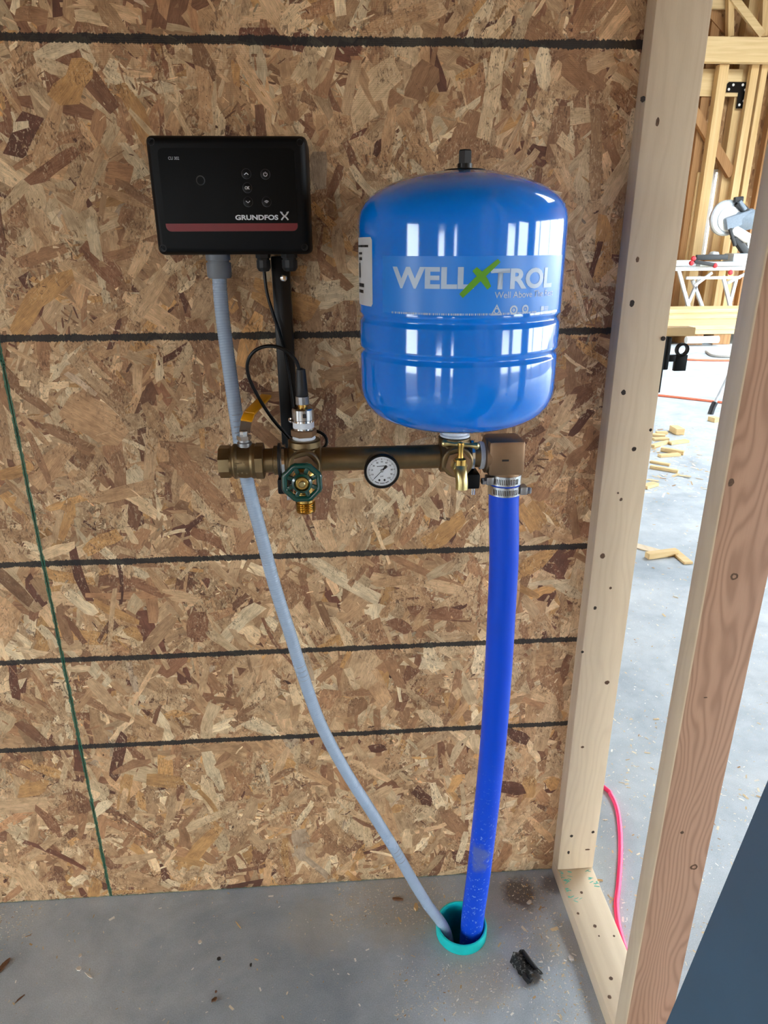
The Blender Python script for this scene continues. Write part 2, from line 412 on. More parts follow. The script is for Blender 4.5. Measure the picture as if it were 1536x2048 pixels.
# ---- the strand-board wall: two sheets, each faced with pressed strands
wall = thing('wall_back', None, None, (0, 0, 0), kind='structure')
PAL = [((208, 172, 130), 27), ((194, 154, 112), 26), ((172, 128, 90), 20), ((220, 190, 148), 15), ((144, 100, 70), 6),
       ((112, 70, 50), 2.6), ((232, 208, 168), 8), ((200, 152, 96), 6), ((196, 170, 140), 1)]
PC = np.array([lin(c)[:3] for c, w in PAL]); PW = np.array([w for c, w in PAL], float); PW /= PW.sum()
def strands(name, x0, x1, z0, z1, parent, dens):
    A = (x1-x0)*(z1-z0); sets = []
    def kind(n, L, W, dlo, dhi, cx=None, cz=None, dark=0, spread=.9, cv=.13):
        n = int(n); ln = np.exp(rng.normal(np.log(L), .35, n)); wd = np.exp(rng.normal(np.log(W), .42, n))
        if cx is None: cx = rng.uniform(x0, x1, n); cz = rng.uniform(z0, z1, n)
        ang = pi/2 + rng.normal(0, spread, n)
        k = rng.choice(len(PC), n, p=PW); col = PC[k]*np.exp(rng.normal(-dark, cv, n))[:, None]
        sets.append((cx, cz, ln, wd, ang, rng.uniform(dlo, dhi, n), col))
    kind(1700*A*dens, .120, .036, .0003, .0012, spread=.8)
    kind(2100*A*dens, .095, .023, .0006, .0020, spread=.75)
    kind(3400*A*dens, .048, .009, .0008, .0022, spread=1.2)
    nc = int(130*A*dens); ccx = rng.uniform(x0, x1, nc); ccz = rng.uniform(z0, z1, nc); per = 95
    sg = rng.uniform(.012, .04, nc)
    fx = np.repeat(ccx, per)+rng.normal(0, 1, nc*per)*np.repeat(sg, per)*.7; fz = np.repeat(ccz, per)+rng.normal(0, 1, nc*per)*np.repeat(sg, per)
    kind(nc*per, .015, .0030, .0008, .0022, fx, fz, .22, 1.6, .30)
    kind(1500*A*dens, .080, .020, .0012, .0026, spread=.8)
    kind(1500*A*dens, .012, .0022, .0014, .0028, dark=.1, spread=1.6, cv=.2)
    cx, cz, ln, wd, ang, dep, col = [np.concatenate(a) for a in zip(*sets)]
    n = len(cx); S = 5; tt = np.linspace(-.5, .5, S)
    u = tt[None, :]*ln[:, None] + rng.normal(0, .03, (n, S))*ln[:, None]
    ends = np.ones(S); ends[0] = ends[-1] = .72
    vA = -.5*wd[:, None]*(ends+rng.normal(0, .16, (n, S))); vB = .5*wd[:, None]*(ends+rng.normal(0, .16, (n, S)))
    bend = rng.normal(0, .05, n)[:, None]*(tt[None, :]**2*4)*ln[:, None]*.6
    uB = u + rng.normal(0, .05, (n, S))*wd[:, None]*2.0 + rng.normal(0, .25, n)[:, None]*wd[:, None]
    U = np.concatenate([u, uB], 1); V = np.concatenate([vA+bend, vB+bend], 1)
    ca, sa = np.cos(ang)[:, None], np.sin(ang)[:, None]
    X = np.clip(cx[:, None]+U*ca-V*sa, x0, x1); Z = np.clip(cz[:, None]+U*sa+V*ca, z0, z1)
    ts = rng.normal(0, .010, (n, 2)); ts = np.clip(ts*(.02/np.maximum(ln, .01))[:, None], -.03, .03)
    Yd = -np.clip(dep[:, None] + U*ts[:, :1] + V*ts[:, 1:]*1.5, .0001, .0040)
    co = np.stack([X, Yd, Z], 2).reshape(-1, 3)
    base = (np.arange(n)*2*S)[:, None, None]; q = np.arange(S-1)[None, :, None]
    quad = np.concatenate([base+q, base+q+1, base+q+S+1, base+q+S], 2).reshape(-1, 4)
    me = bpy.data.meshes.new(name); nf = len(quad)
    me.vertices.add(len(co)); me.vertices.foreach_set('co', co.ravel())
    me.loops.add(nf*4); me.loops.foreach_set('vertex_index', quad.ravel().astype(np.int32))
    me.polygons.add(nf); me.polygons.foreach_set('loop_start', (np.arange(nf)*4).astype(np.int32)); me.polygons.foreach_set('loop_total', np.full(nf, 4, np.int32))
    me.update()
    off = rng.uniform(0, 50, (n, 2)); uvv = np.stack([U+off[:, :1], V+off[:, 1:]], 2).reshape(-1, 2)
    uvl = me.uv_layers.new(name='grain'); uvl.data.foreach_set('uv', uvv[quad.ravel()].ravel().astype(np.float32))
    ca_ = me.color_attributes.new('strand', 'FLOAT_COLOR', 'POINT')
    c4 = np.concatenate([np.repeat(col, 2*S, 0), np.ones((n*2*S, 1))], 1); ca_.data.foreach_set('color', c4.ravel().astype(np.float32))
    me.materials.append(MATS['osb_strand']); me.validate()
    o = bpy.data.objects.new(name, me); COL.objects.link(o); o.parent = parent; o['kind'] = 'stuff'; return o
TOP = 2.44
for (x0, x1, dens, xs) in ((XG+.0006, .086, 1.0, XG+.0006), (XG-1.219, XG-.0006, 1.0, XG-.75)):
    pnl = MB().box((x0, .0002, .001), (x1, .0115, TOP)).build('osb_panel', 'osb_core', wall, smooth=0)
    strands('strand_face', xs, x1, .001, TOP, pnl, dens)
MB().box((-2.292-1.2, .0002, .001), (-2.2945, .0115, TOP)).build('osb_panel', 'osb_core', wall, smooth=0)
for x in (-3.4, -2.9, -2.3, -1.69, -1.09, -.48, .0):
    MB().box((x, .012, .038), (x+.038, .1, 2.44), .002).build('stud', 'pine_yellow', wall, smooth=0)
MB().box((-3.5, .012, 0), (.086, .1, .038)).build('bottom_plate', 'pine_yellow_long', wall, smooth=0)
MB().box((-3.5, .0, 2.441), (.086, .1, 2.517)).build('top_plate', 'pine_yellow_long', wall, smooth=0)

# ---- open stud partition on the right
SW = .0885
part = thing('wall_right', None, None, (0, 0, 0), kind='structure')
def stud(y1, matn, name='stud'):
    mb = MB(); mb.box((0, y1-.038, .038), (SW, y1, 2.44), .0028); return mb.build(name, matn, part, smooth=30)
def knot(q, Y, parent, rx=.0035, rz=.004, matn='knot', ring=False, face='y'):
    mb = MB(); k = 14
    if face == 'y':
        p = at(*q, Y)
        f = lambda u, v, w: Vector((p.x+u, Y-w, p.z+v))
    elif face == 'x':
        d = ray(*q); p = CP + d*((Y-CX)/d.x); f = lambda u, v, w: Vector((Y-w, p.y+u, p.z+v))
    else:
        p = fl(*q, Y); f = lambda u, v, w: Vector((p.x+u, p.y+v, Y+w))
    pts = [(rx*cos(2*pi*i/k)*random.uniform(.85, 1.1), rz*sin(2*pi*i/k)*random.uniform(.85, 1.1)) for i in range(k)]
    mb.prism(pts, -.001, .00025, f); o = mb.build('knot', matn, parent, smooth=0)
    if ring:
        mb = MB(); mb.prism([(u*.5, v*.5) for u, v in pts], -.001, .0004, f); mb.build('knot_heart', ring, parent, smooth=0)
    return o
s1 = stud(-.0006, 'pine_pale')
for q, a, b, mt in (((1315, 244), .003, .007, 'knot'), ((1275, 519), .003, .005, 'knot'), ((1264, 607), .0045, .006, 'nail_hole'), ((1247, 785), .0045, .005, 'nail_hole'),
                    ((1301, 860), .003, .003, 'nail_hole'), ((1268, 898), .0045, .0045, 'nail_hole'), ((1242, 999), .003, .0035, 'knot'), ((1236, 986), .002, .002, 'knot'),
                    ((1205, 1112), .0055, .0055, 'knot'), ((1221, 1176), .003, .003, 'knot'), ((1190, 1216), .0035, .004, 'nail_hole'), ((1165, 1304), .003, .003, 'nail_hole'),
                    ((1214, 1365), .0055, .005, 'knot'), ((1165, 1494), .004, .003, 'knot'), ((1143, 1672), .004, .004, 'nail_hole'), ((1186, 1664), .004, .004, 'nail_hole'),
                    ((1137, 1705), .003, .005, 'nail_hole'), ((1175, 1699), .006, .0025, 'knot'), ((1286, 198), .004, .0045, 'nail_hole')):
    knot(q, -.0386, s1, a, b, mt)
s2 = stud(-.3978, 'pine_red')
s2.data.materials.append(MATS['pine_pale'])               # paler pine on the left-facing side
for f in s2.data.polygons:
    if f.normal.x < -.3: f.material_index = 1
for q, a, b, rg in (((1468, 1153), .0055, .0055, 'pine_red'), ((1388, 1734), .0065, .006, 'pine_red'), ((1462, 965), .004, .006, None), ((1364, 1665), .003, .003, None), ((1411, 1395), .003, .001, None)):
    knot(q, -.4358, s2, a, b, 'knot', rg)
plate = MB().box((0, -2.4, 0), (SW, -.0006, .0377), .0028).build('bottom_plate', 'pine_pale_flat', part, smooth=30)
for q, a in (((1160, 1733), .004), ((1163, 1785), .0035), ((1156, 1827), .003), ((1190, 1852), .004), ((1222, 1957), .004), ((1219, 1994), .004), ((1198, 1872), .002), ((1228, 1872), .0025)):
    knot(q, .0377, plate, a, a, 'knot', face='z')
mb = MB()                                       # teal overspray smeared on the plate
for i in range(60):
    left = i < 38; yy = -.012-random.random()**1.3*(.115 if left else .095); xx = (.004+random.random()**1.4*.028) if left else (.086-random.random()**1.6*.016)
    L2, w2, a2 = random.uniform(.002, .008), random.uniform(.0006, .0022), random.uniform(-.5, .5)
    mb.prism([(xx+L2*cos(t_)*cos(a2)-w2*sin(t_)*sin(a2), yy+L2*cos(t_)*sin(a2)+w2*sin(t_)*cos(a2)) for t_ in [2*pi*k_/7 for k_ in range(7)]], .0372, .03782+i*2e-6, lambda u, v, w: Vector((min(max(u, .003), .0862), v, w)))
tag(mb.build('overspray', 'teal_paint', plate, smooth=0), kind='stuff')
MB().box((0, -2.4, 2.441), (SW, -.0006, 2.517), .002).build('top_plate', 'pine_yellow_long', part, smooth=0)
for y in (-.80, -1.2, -1.6, -2.0):
    stud(y, 'pine_pale')

# ---- rest of the building shell: walls with window and door openings, overhead decks shaped for the light, open right side
def pierced(name, axis, c, a0, a1, z1, holes, matn, th=.14):
    """wall at x or y = c from a0 to a1; holes = (b0, b1, zlo, zhi)"""
    mb = MB(); cur = a0
    def add(u0, u1, zl, zh):
        if u1-u0 < 1e-4 or zh-zl < 1e-4: return
        if axis == 'x': mb.box((c, u0, zl), (c+th, u1, zh))
        else: mb.box((u0, c, zl), (u1, c+th, zh))
    for b0, b1, zl, zh in sorted(holes):
        add(cur, b0, 0, z1); add(b0, b1, 0, zl); add(b0, b1, zh, z1); cur = b1
    add(cur, a1, 0, z1)
    return tag(mb.build(name, matn, smooth=0, base=False), kind='structure')
pierced('wall_left', 'x', -4.2, -5.2, 12.8, 6.0, [(-2.9, -1.7, .0, 1.85), (2, 4, .8, 2.4), (6, 8, .8, 2.4)], 'osb_core')
pierced('wall_front', 'y', -5.2, -4.06, 10.2, 6.0, [(-3.55, -2.8, .0, 1.85), (-1.8, -1.55, .0, 1.85), (3.7, 5.2, .0, 2.0), (6.0, 9.8, 0, 2.4)], 'osb_core')
mb = MB()                                       # unseen hall roof; middle opening made up to brighten the hall floor
for a, b in (((-4.3, -5.3), (10.4, 2.8)), ((-4.3, 2.8), (3.6, 13)), ((7.6, 2.8), (10.4, 13)), ((3.6, 8.2), (7.6, 13))): mb.box((*a, 6.0), (*b, 6.15))
tag(mb.build('unseen_ceiling', 'ceiling_wood', smooth=0, base=False), kind='structure')
low = thing('unseen_ceiling', None, None, (-2, -2.5, 2.52), kind='structure')     # unseen low cover over the pump room, added to darken the upper wall
MB().box((-4.05, -5.05, 2.68), (.0885, .1, 2.70)).build('added_ceiling_panel', 'ceiling_wood', low, smooth=0)
for i in range(12): MB().box((-4.05, -4.9+i*.41, 2.52), (.0885, -4.862+i*.41, 2.68)).build('added_joist', 'timber_brown', low, smooth=0)
wr = thing('wall_side', None, None, (10.1, 0, 0), kind='structure')
for y in (-5.0, -2.0, 1.0, 4.0, 7.0, 10.0, 12.4):
    MB().box((10.0, y, 0), (10.2, y+.2, 6.0), .005).build('timber_post', 'timber_brown', wr, smooth=0)
MB().box((10.05, -5, 2.6), (10.15, 12.6, 6.0)).build('added_header_panel', 'osb_core', wr, smooth=0)  # unseen panel added above the open side to keep the daylight low

# ---- far wall of the hall, seen through the partition
fw_ = thing('wall_far', None, None, (6.5, 12.2, 0), kind='structure')
YF = 12.2
def post(q0, q1, y, Y, matn, z0=0.0, z1=6.0, d=.15, name='timber_post'):
    a, b = at(q0, y, Y).x, at(q1, y, Y).x
    return MB().box((a, Y, z0), (b, Y+d, z1), .006).build(name, matn, fw_, smooth=0)
xa, xb = at(1422, 400, YF+.22).x, at(1441, 400, YF+.22).x
zc, zd = at(1412, 508, YF+.22).z, at(1428, 345, YF+.22).z
zmid = at(1440, 100, YF+.22).z
for x0, x1, z0, z1 in ((-4.06, xa, 0, 6), (xb, 10.2, 0, 6), (xa, xb, 0, zc), (xa, xb, zd, 6)):
    MB().box((x0, YF+.22, z0), (x1, YF+.24, z1)).build('osb_panel', 'osb_core', fw_, smooth=0)
win = tag(MB().box((xa-.05, YF+.19, zc-.05), (xa, YF+.25, zd+.05)).box((xb, YF+.19, zc-.05), (xb+.03, YF+.25, zd+.05)).box((xa, YF+.19, zd), (xb, YF+.25, zd+.05)).box((xa, YF+.19, zc-.05), (xb, YF+.25, zc)).build('window_1', 'white_paint', smooth=0), kind='structure')
post(1384, 1401, 330, YF, 'timber_brown', d=.2)
post(1381, 1396, 450, YF-.06, 'pine_yellow', z1=at(1390, 345, YF).z, d=.05, name='stud')
post(1415, 1434, 300, YF-.25, 'pine_yellow', z1=at(1450, 128, YF-.25).z, d=.14, name='stud')
post(1453, 1474, 300, YF, 'pine_yellow', d=.2)
post(1477, 1492, 300, YF-.2, 'pine_yellow', z1=at(1480, 128, YF-.2).z, d=.1, name='stud')
post(1497, 1509, 300, YF-.2, 'pine_yellow', z1=at(1500, 128, YF-.2).z, d=.1, name='stud')
post(1528, 1548, 300, YF-.1, 'timber_brown', d=.15)
def beam(qa, qb, Y, th, d, matn, name='timber_beam'):
    return MB().bar(at(*qa, Y), at(*qb, Y), d, th).build(name, matn, fw_, smooth=0)
a = at(1470, 75, YF-.3); b = at(1470, 126, YF-.3)
MB().box((3, YF-.36, b.z), (10, YF-.22, a.z), .006).build('timber_beam', 'pine_yellow_long', fw_, smooth=0)
a = at(1420, 138, YF-.02); b = at(1420, 193, YF-.02)
MB().box((3, YF-.04, b.z), (at(1480, 165, YF).x, YF-.001, a.z), .006).build('header_board', 'pine_yellow_long', fw_, smooth=0)
beam((1372, 198), (1462, 350), YF-.07, .16, .10, 'timber_brown', 'brace')
beam((1460, -30), (1459, 74), YF-.2, .10, .10, 'pine_yellow', 'truss_web')
beam((1455, -20), (1524, 70), YF-.26, .12, .05, 'pine_yellow_long', 'truss_web')
beam((1530, -40), (1526, 74), YF-.2, .10, .10, 'pine_yellow', 'truss_web')
beam((1400, 0), (1456, 64), YF, .14, .05, 'timber_brown', 'truss_web')
a = at(1440, 18, YF-.1); b = at(1440, 0, YF-.1)
MB().box((4.5, YF-.12, a.z), (at(1470, 0, YF).x, YF-.05, a.z+.25), .005).build('truss_chord', 'pine_yellow_long', fw_, smooth=0)

# black steel corner bracket with pale bolts
Yb = YF-.05
q = at(1453, 195, Yb)
br = thing('corner_bracket', 'black L-shaped steel bracket with pale bolts high on the far timber frame', 'bracket', (q.x, Yb, q.z))
x0, x1 = at(1453, 175, Yb).x, at(1497, 175, Yb).x; z1, z2, z3 = at(1470, 164, Yb).z, at(1470, 185, Yb).z, at(1470, 217, Yb).z; x2 = at(1474, 200, Yb).x
MB().prism([(x0, z2), (x2, z2), (x2, z3), (x1, z3), (x1, z1), (x0+.03, z1), (x0, z1-.03)], 0, .008, lambda u, v, w: Vector((u, Yb-w, v))).build('plate', 'gloss_black', br, smooth=0)
for qq in ((1466, 170), (1485, 170), (1457, 179), (1490, 180), (1478, 210), (1487, 202)):
    p = at(*qq, Yb); MB().lathe([(.022, 0), (.022, .008), (.012, .016), (0, .017)], (p.x, Yb-.008, p.z), (0, -1, 0), 10).build('bolt', 'white_paint', br)

# ================================================================== THE WATER SYSTEM
MX0, MY, MZ = -.686, -.180, 1.1290
def xp(px): return -.686 + (px-440)*.000807
# ---- pressure tank
TX, TY, TR = -.309, MY, .1495
tank = thing('pressure_tank', 'blue cylindrical steel pressure tank with silver and green lettering', 'tank', (TX, TY, 1.165))
prof = [(0, 1.182), (.04, 1.183), (.08, 1.188), (.10, 1.1925), (.12, 1.200), (.134, 1.210), (.1435, 1.223), (.148, 1.236), (TR, 1.250)]
for zg in (1.303, 1.352):
    prof += [(TR, zg-.0085), (TR-.0006, zg-.006), (TR-.0034, zg-.0018), (TR-.0034, zg+.0012), (TR-.0004, zg+.0050), (TR+.0006, zg+.0070), (TR, zg+.0095)]
prof += [(TR, 1.40), (TR, 1.474), (TR-.0006, 1.484), (.1472, 1.494), (.1425, 1.5035), (.1350, 1.512), (.1225, 1.5210), (.105, 1.5295), (.085, 1.5365), (.06, 1.5425), (.03, 1.5465), (0, 1.5475)]
mb = MB(); mb.lathe([(r, z-1.0) for r, z in prof], (TX, TY, 1.0), n=128)
mb.build('tank_body', 'tank_blue', tank, smooth=60)
mb = MB(); mb.lathe([(.030, 1.5440), (.0295, 1.5480), (.012, 1.5500), (.0105, 1.5500), (.0105, 1.556)], (TX+.002, TY, 0), n=32)
mb.build('valve_base', 'gloss_black', tank)
mb = MB(); mb.lathe([(.0098, 1.556), (.0098, 1.5715), (.0084, 1.5735), (0, 1.5735)], (TX+.002, TY, 0), n=6, ph=.3); mb.build('valve_cap', 'rubber_black', tank, smooth=20)
mb = MB(); mb.lathe([(.024, 1.160), (.024, 1.166), (.0205, 1.167), (.0205, 1.186)], (TX, TY, 0), n=32); mb.build('nipple', 'tape_white', tank)
mb = MB(); mb.lathe([(.026, 1.178), (.030, 1.1835), (.0305, 1.1865)], (TX, TY, 0), n=32); mb.build('flange', 'chrome', tank)
def cyl(th, z, off=.0004): return Vector((TX+(TR+off)*sin(th), TY-(TR+off)*cos(th), z))
def cylhit(px, py):
    d = ray(px, py); ox, oy = CX-TX, CY-TY; A = d.x**2+d.y**2; B = ox*d.x+oy*d.y; Cc = ox*ox+oy*oy-TR**2; disc = B*B-A*Cc
    t = (-B-math.sqrt(max(disc, 0)))/A; p = CP+d*t; return math.atan2(p.x-TX, TY-p.y), p.z
def patch(name, matn, th0, th1, z0, z1, off, parent, n=40, rad=.0, m=2):
    mb = MB(); bm = mb.bm; g = []
    for i in range(n+1):
        t = th0+(th1-th0)*i/n; dz = 0
        e = min(t-th0, th1-t)*TR
        if rad and e < rad: dz = rad-math.sqrt(max(0, rad**2-(rad-e)**2))
        g.append([bm.verts.new(cyl(t, z0+dz, off)), bm.verts.new(cyl(t, z1-dz, off))])
    for a, b in zip(g, g[1:]): bm.faces.new((a[0], b[0], b[1], a[1]))
    return mb.build(name, matn, parent)
thL, zLt = cylhit(765, 508); thR, _ = cylhit(1124, 512); _, zLb = cylhit(930, 655)
zfilm1 = cylhit(930, 512)[1]; zfilm0 = 1.3640
film = patch('clear_label', 'film_blue', thL, 1.02, zfilm0, zfilm1, .00025, tank, 60)
def band(s, qa, qb, ytop, ybot, name, matn, bold=.0, step=24, th1=None, shear=0):
    t0 = cylhit(qa, (ytop+ybot)/2)[0]; t1 = th1 if th1 is not None else cylhit(qb, (ytop+ybot)/2)[0]
    xm = (qa+qb)/2; z1 = cylhit(xm, ytop)[1]; z0 = cylhit(xm, ybot)[1]
    word(s, name, matn, film, lambda u, v: cyl(t0+(t1-t0)*u, z0+(z1-z0)*v, .0007), bold, step, shear)
    return t0, t1, z0, z1
band('WELL', 786, 948, 534, 578, 'lettering', 'letter_silver', .036, 24)
band('TROL', 981, 1103, 536, 578, 'lettering', 'letter_silver', .036, 24)
mb = MB()                                      # the brush-stroke X
def stroke(qa, qb, w0, w1):
    (ta, za), (tb, zb) = cylhit(*qa), cylhit(*qb); n = 14; bm = mb.bm; prev = None
    dx, dz = (tb-ta)*TR, zb-za; L = math.hypot(dx, dz); nx, nz = -dz/L, dx/L
    for i in range(n+1):
        k = i/n; w = (w0+(w1-w0)*k)*(.75+.25*sin(pi*k)); sag = .0012*sin(pi*k)
        t, z = ta+(tb-ta)*k+nx*sag/TR, za+(zb-za)*k+nz*sag
        cur = (bm.verts.new(cyl(t-nx*w/TR, z-nz*w, .0010)), bm.verts.new(cyl(t+nx*w/TR, z+nz*w, .0010)))
        if prev: bm.faces.new((prev[0], cur[0], cur[1], prev[1]))
        prev = cur
stroke((922, 592), (998, 521), .0045, .0036); stroke((949, 538), (978, 576), .0048, .0042)
mb.build('brush_cross', 'letter_green', film, smooth=0)
band('Well Above The Rest', 989, 1104, 582, 595, 'lettering', 'letter_silver', .004, 24)
t0, t1 = cylhit(784, 624)[0], cylhit(1072, 633)[0]; zf = cylhit(900, 631)[1]
mb = MB(); t = t0
while t < t1:                                  # line of fine print, too small to read
    w = random.uniform(.004, .016)
    if t < .10 or True:
        bm = mb.bm; bm.faces.new([bm.verts.new(cyl(a, z, .0006)) for a, z in ((t, zf), (t+w, zf), (t+w, zf+.0026), (t, zf+.0026))])
    t += w+random.uniform(.003, .012)
mb.build('fine_print', 'letter_silver', film, smooth=0)
def ringmark(q, ro, ri, mb):
    t, z = cylhit(*q); n = 20; bm = mb.bm
    o = [bm.verts.new(cyl(t+ro*cos(2*pi*i/n)/TR, z+ro*sin(2*pi*i/n), .0007)) for i in range(n)]; ii = [bm.verts.new(cyl(t+ri*cos(2*pi*i/n)/TR, z+ri*sin(2*pi*i/n), .0007)) for i in range(n)]
    for i in range(n): bm.faces.new((o[i], o[(i+1) % n], ii[(i+1) % n], ii[i]))
for q, ro, ri in (((1027, 620), .0060, .0036), ((1050, 618), .0056, .0030)):
    mb = MB(); ringmark(q, ro, ri, mb); ringmark(q, ri*.55, ri*.2, mb); mb.build('seal_mark', 'letter_silver', film, smooth=0)
mb = MB(); t, z = cylhit(993, 620)             # triangular maker's mark
for i in range(3):
    a0, a1 = pi/2+2*pi*i/3, pi/2+2*pi*(i+1)/3
    P = [(.0095*cos(a0), .0095*sin(a0)), (.0095*cos(a1), .0095*sin(a1)), (.0062*cos(a1), .0062*sin(a1)), (.0062*cos(a0), .0062*sin(a0))]
    mb.bm.faces.new([mb.bm.verts.new(cyl(t+u/TR, z+v-.002, .0007)) for u, v in P])
ringmark((993, 622), .0038, .0024, mb); mb.build('triangle_mark', 'letter_silver', film, smooth=0)
mb = MB(); (ta, za), (tb, zb) = cylhit(1080, 629), cylhit(1096, 611)   # small flag: canton and stripes
for i in range(7):
    z0 = za+(zb-za)*i/7; s = ta if i < 3 else ta+(tb-ta)*.45
    mb.bm.faces.new([mb.bm.verts.new(cyl(a, z, .0007)) for a, z in ((s, z0), (tb, z0), (tb, z0+(zb-za)/7*.55), (s, z0+(zb-za)/7*.55))])
mb.bm.faces.new([mb.bm.verts.new(cyl(a, z, .0007)) for a, z in ((ta, za+(zb-za)*.45), (ta+(tb-ta)*.40, za+(zb-za)*.45), (ta+(tb-ta)*.40, zb), (ta, zb))])
mb.build('flag_mark', 'letter_silver', film, smooth=0)
ts = cylhit(745, 540)[0]; zs1, zs0 = cylhit(742, 474)[1], cylhit(742, 613)[1]
stk = patch('white_sticker', 'sticker_white', -2.35, ts, zs0, zs1, .0004, tank, 50, .004)
mb = MB(); z = zs1-.010
for (f0, f1, h, gap) in ((.0, .7, .0030, .007), (.05, .35, .0030, .004), (.05, .35, .0040, .004), (.05, .20, .020, .008), (.0, .45, .0050, .004), (0, .4, .0045, .020), (.0, .62, .0050, .010), (0, .66, .006, .004), (.12, .55, .005, .009), (.05, .45, .005, .006), (.3, .5, .004, .004)):
    a0, a1 = ts-.40+f0*.40, ts-.40+f1*.48
    n = 8
    for i in range(n):
        u0, u1 = a0+(a1-a0)*i/n, a0+(a1-a0)*(i+random.uniform(.7, 1))/n
        mb.bm.faces.new([mb.bm.verts.new(cyl(a, zz, .0008)) for a, zz in ((u0, z-h), (u1, z-h), (u1, z), (u0, z))])
    z -= h+gap*.92
    if z < zs0+.012: break
mb.build('sticker_print', 'print_black', stk, smooth=0)

# ---- bronze manifold: pipe, two tees, nipples
man = thing('pipe_manifold', 'dull bronze horizontal water manifold pipe with two tees below the blue tank', 'pipe', ((xp(640)+xp(890))/2, MY, MZ-.03))
AX = (1, 0, 0)
def along(mb, prof, n=32, ph=0): return mb.lathe([(r, x-0) for r, x in prof], (0, MY, MZ), AX, n, ph)
along(MB(), [(.0192, xp(606)), (.0192, xp(905))], 40).build('pipe', 'bronze', man)
T1, T2 = -.5505, -.3095
for tx, hw in ((T1, .0265), (T2, .0245)):
    mb = MB(); along(mb, [(.0225, tx-hw), (.0255, tx-hw+.002), (.0255, tx-hw+.009), (.0242, tx-hw+.012), (.0242, tx+hw-.012), (.0255, tx+hw-.009), (.0255, tx+hw-.002), (.0225, tx+hw)])
    mb.lathe([(.0235, .005), (.0235, .020), (.0260, .0235), (.0260, .0325), (.0235, .0345), (.018, .0345)], (tx, MY, MZ), (0, 0, 1), 32)
    mb.lathe([(.0215, .005), (.0215, .0235), (.0250, .027), (.0250, .037), (.023, .039), (.017, .039)], (tx, MY, MZ), (0, -1, 0), 32)
    mb.build('tee', 'bronze', man)
    MB().lathe([(.0165, .036), (.0165, .0425), (.0210, .043), (.0210, .0475), (.012, .048)], (tx, MY, MZ), (0, -1, 0), 6, .5).build('hex_bushing', 'bronze_pink', man, smooth=20)
along(MB(), [(.0195, xp(522)), (.0195, xp(545)), (.0235, xp(547)), (.0235, xp(556)), (.0195, xp(558)), (.0195, xp(584))], 32).build('nipple', 'bronze', man)
mb = MB()
for i in range(4):
    x = xp(549)+i*.0040; along(mb, [(.0215, x), (.0232+random.uniform(0, .001), x+.001), (.0228, x+.0026), (.0212, x+.0036)], 24)
mb.build('thread_tape', 'zinc', man)
along(MB(), [(.0195, xp(925)), (.0195, xp(975))], 32).build('nipple', 'bronze', man)
mb = MB()
for i in range(5):
    x = xp(958)+i*.0020; along(mb, [(.0205, x), (.0232-i*.0003, x+.0007), (.0232-i*.0003, x+.0013), (.0205, x+.002)], 32)
mb.build('thread_tape', 'tape_white', man)

# ---- ball valve with yellow lever
bv = thing('ball_valve', 'bronze ball valve with yellow lever at the left end of the manifold', 'valve', (xp(485), MY, MZ-.03))
mb = MB()
along(mb, [(.0175, xp(441)), (.0255, xp(440.5)), (.0262, xp(442)), (.0262, xp(461)), (.0245, xp(463))], 8, pi/8)
along(mb, [(.0245, xp(460)), (.0245, xp(465)), (.0278, xp(468)), (.0285, xp(471)), (.0278, xp(474)), (.0262, xp(477)), (.0275, xp(490)), (.0262, xp(501)), (.0280, xp(504)), (.0285, xp(506)), (.0280, xp(508)), (.0275, xp(511))], 40)
along(mb, [(.0285, xp(511)), (.0292, xp(512)), (.0292, xp(526)), (.0282, xp(527)), (.020, xp(527))], 8, pi/8)
mb.build('valve_body', 'bronze', bv, smooth=30)
mb = MB()
for i, (u, v) in enumerate([(-.010, .004), (-.007, .004), (-.003, .005), (.002, .004), (-.012, -.001), (.004, -.001), (-.009, -.012), (-.002, -.011), (.005, -.012)]):   # raised casting marks
    mb.box((xp(488)+u, MY-.0282, MZ+v-.001), (xp(488)+u+.0022, MY-.0266, MZ+v+.0012))
mb.build('casting_marks', 'bronze', bv, smooth=0)
sx = xp(491)
MB().lathe([(.0115, .024), (.0115, .031), (.0095, .032), (.0095, .036)], (sx, MY, MZ), n=20).build('stem_boss', 'zinc', bv)
MB().lathe([(.0115, .036), (.0115, .0425)], (sx, MY, MZ), n=6, ph=.2).build('stem_nut', 'steel', bv, smooth=20)
MB().lathe([(.0065, .0425), (.0065, .049), (.0050, .050)], (sx, MY, MZ), n=6, ph=.5).build('stem_nut', 'steel', bv, smooth=20)
p0 = Vector((sx+.001, MY+.004, MZ+.046)); p1 = p0+Vector((.003, .006, .016)); p2 = p1+Vector((.004, .012, .010)); p3 = p2+Vector((.022, .072, .014))
lev = MB().bar(p0, p1, .017, .0025, (0, -1, .3)).bar(p1, p2, .017, .0025, (0, -.6, 1)).build('lever_steel', 'steel', bv, smooth=0)
mb = MB(); mb.bar(p1+Vector((0, -.001, .001)), p2+Vector((0, .001, 0)), .0185, .0050, (0, -.6, 1), .0015); mb.bar(p2, p3, .0185, .0055, (0, -.3, 1), .002); mb.build('lever_grip', 'lever_yellow', bv)

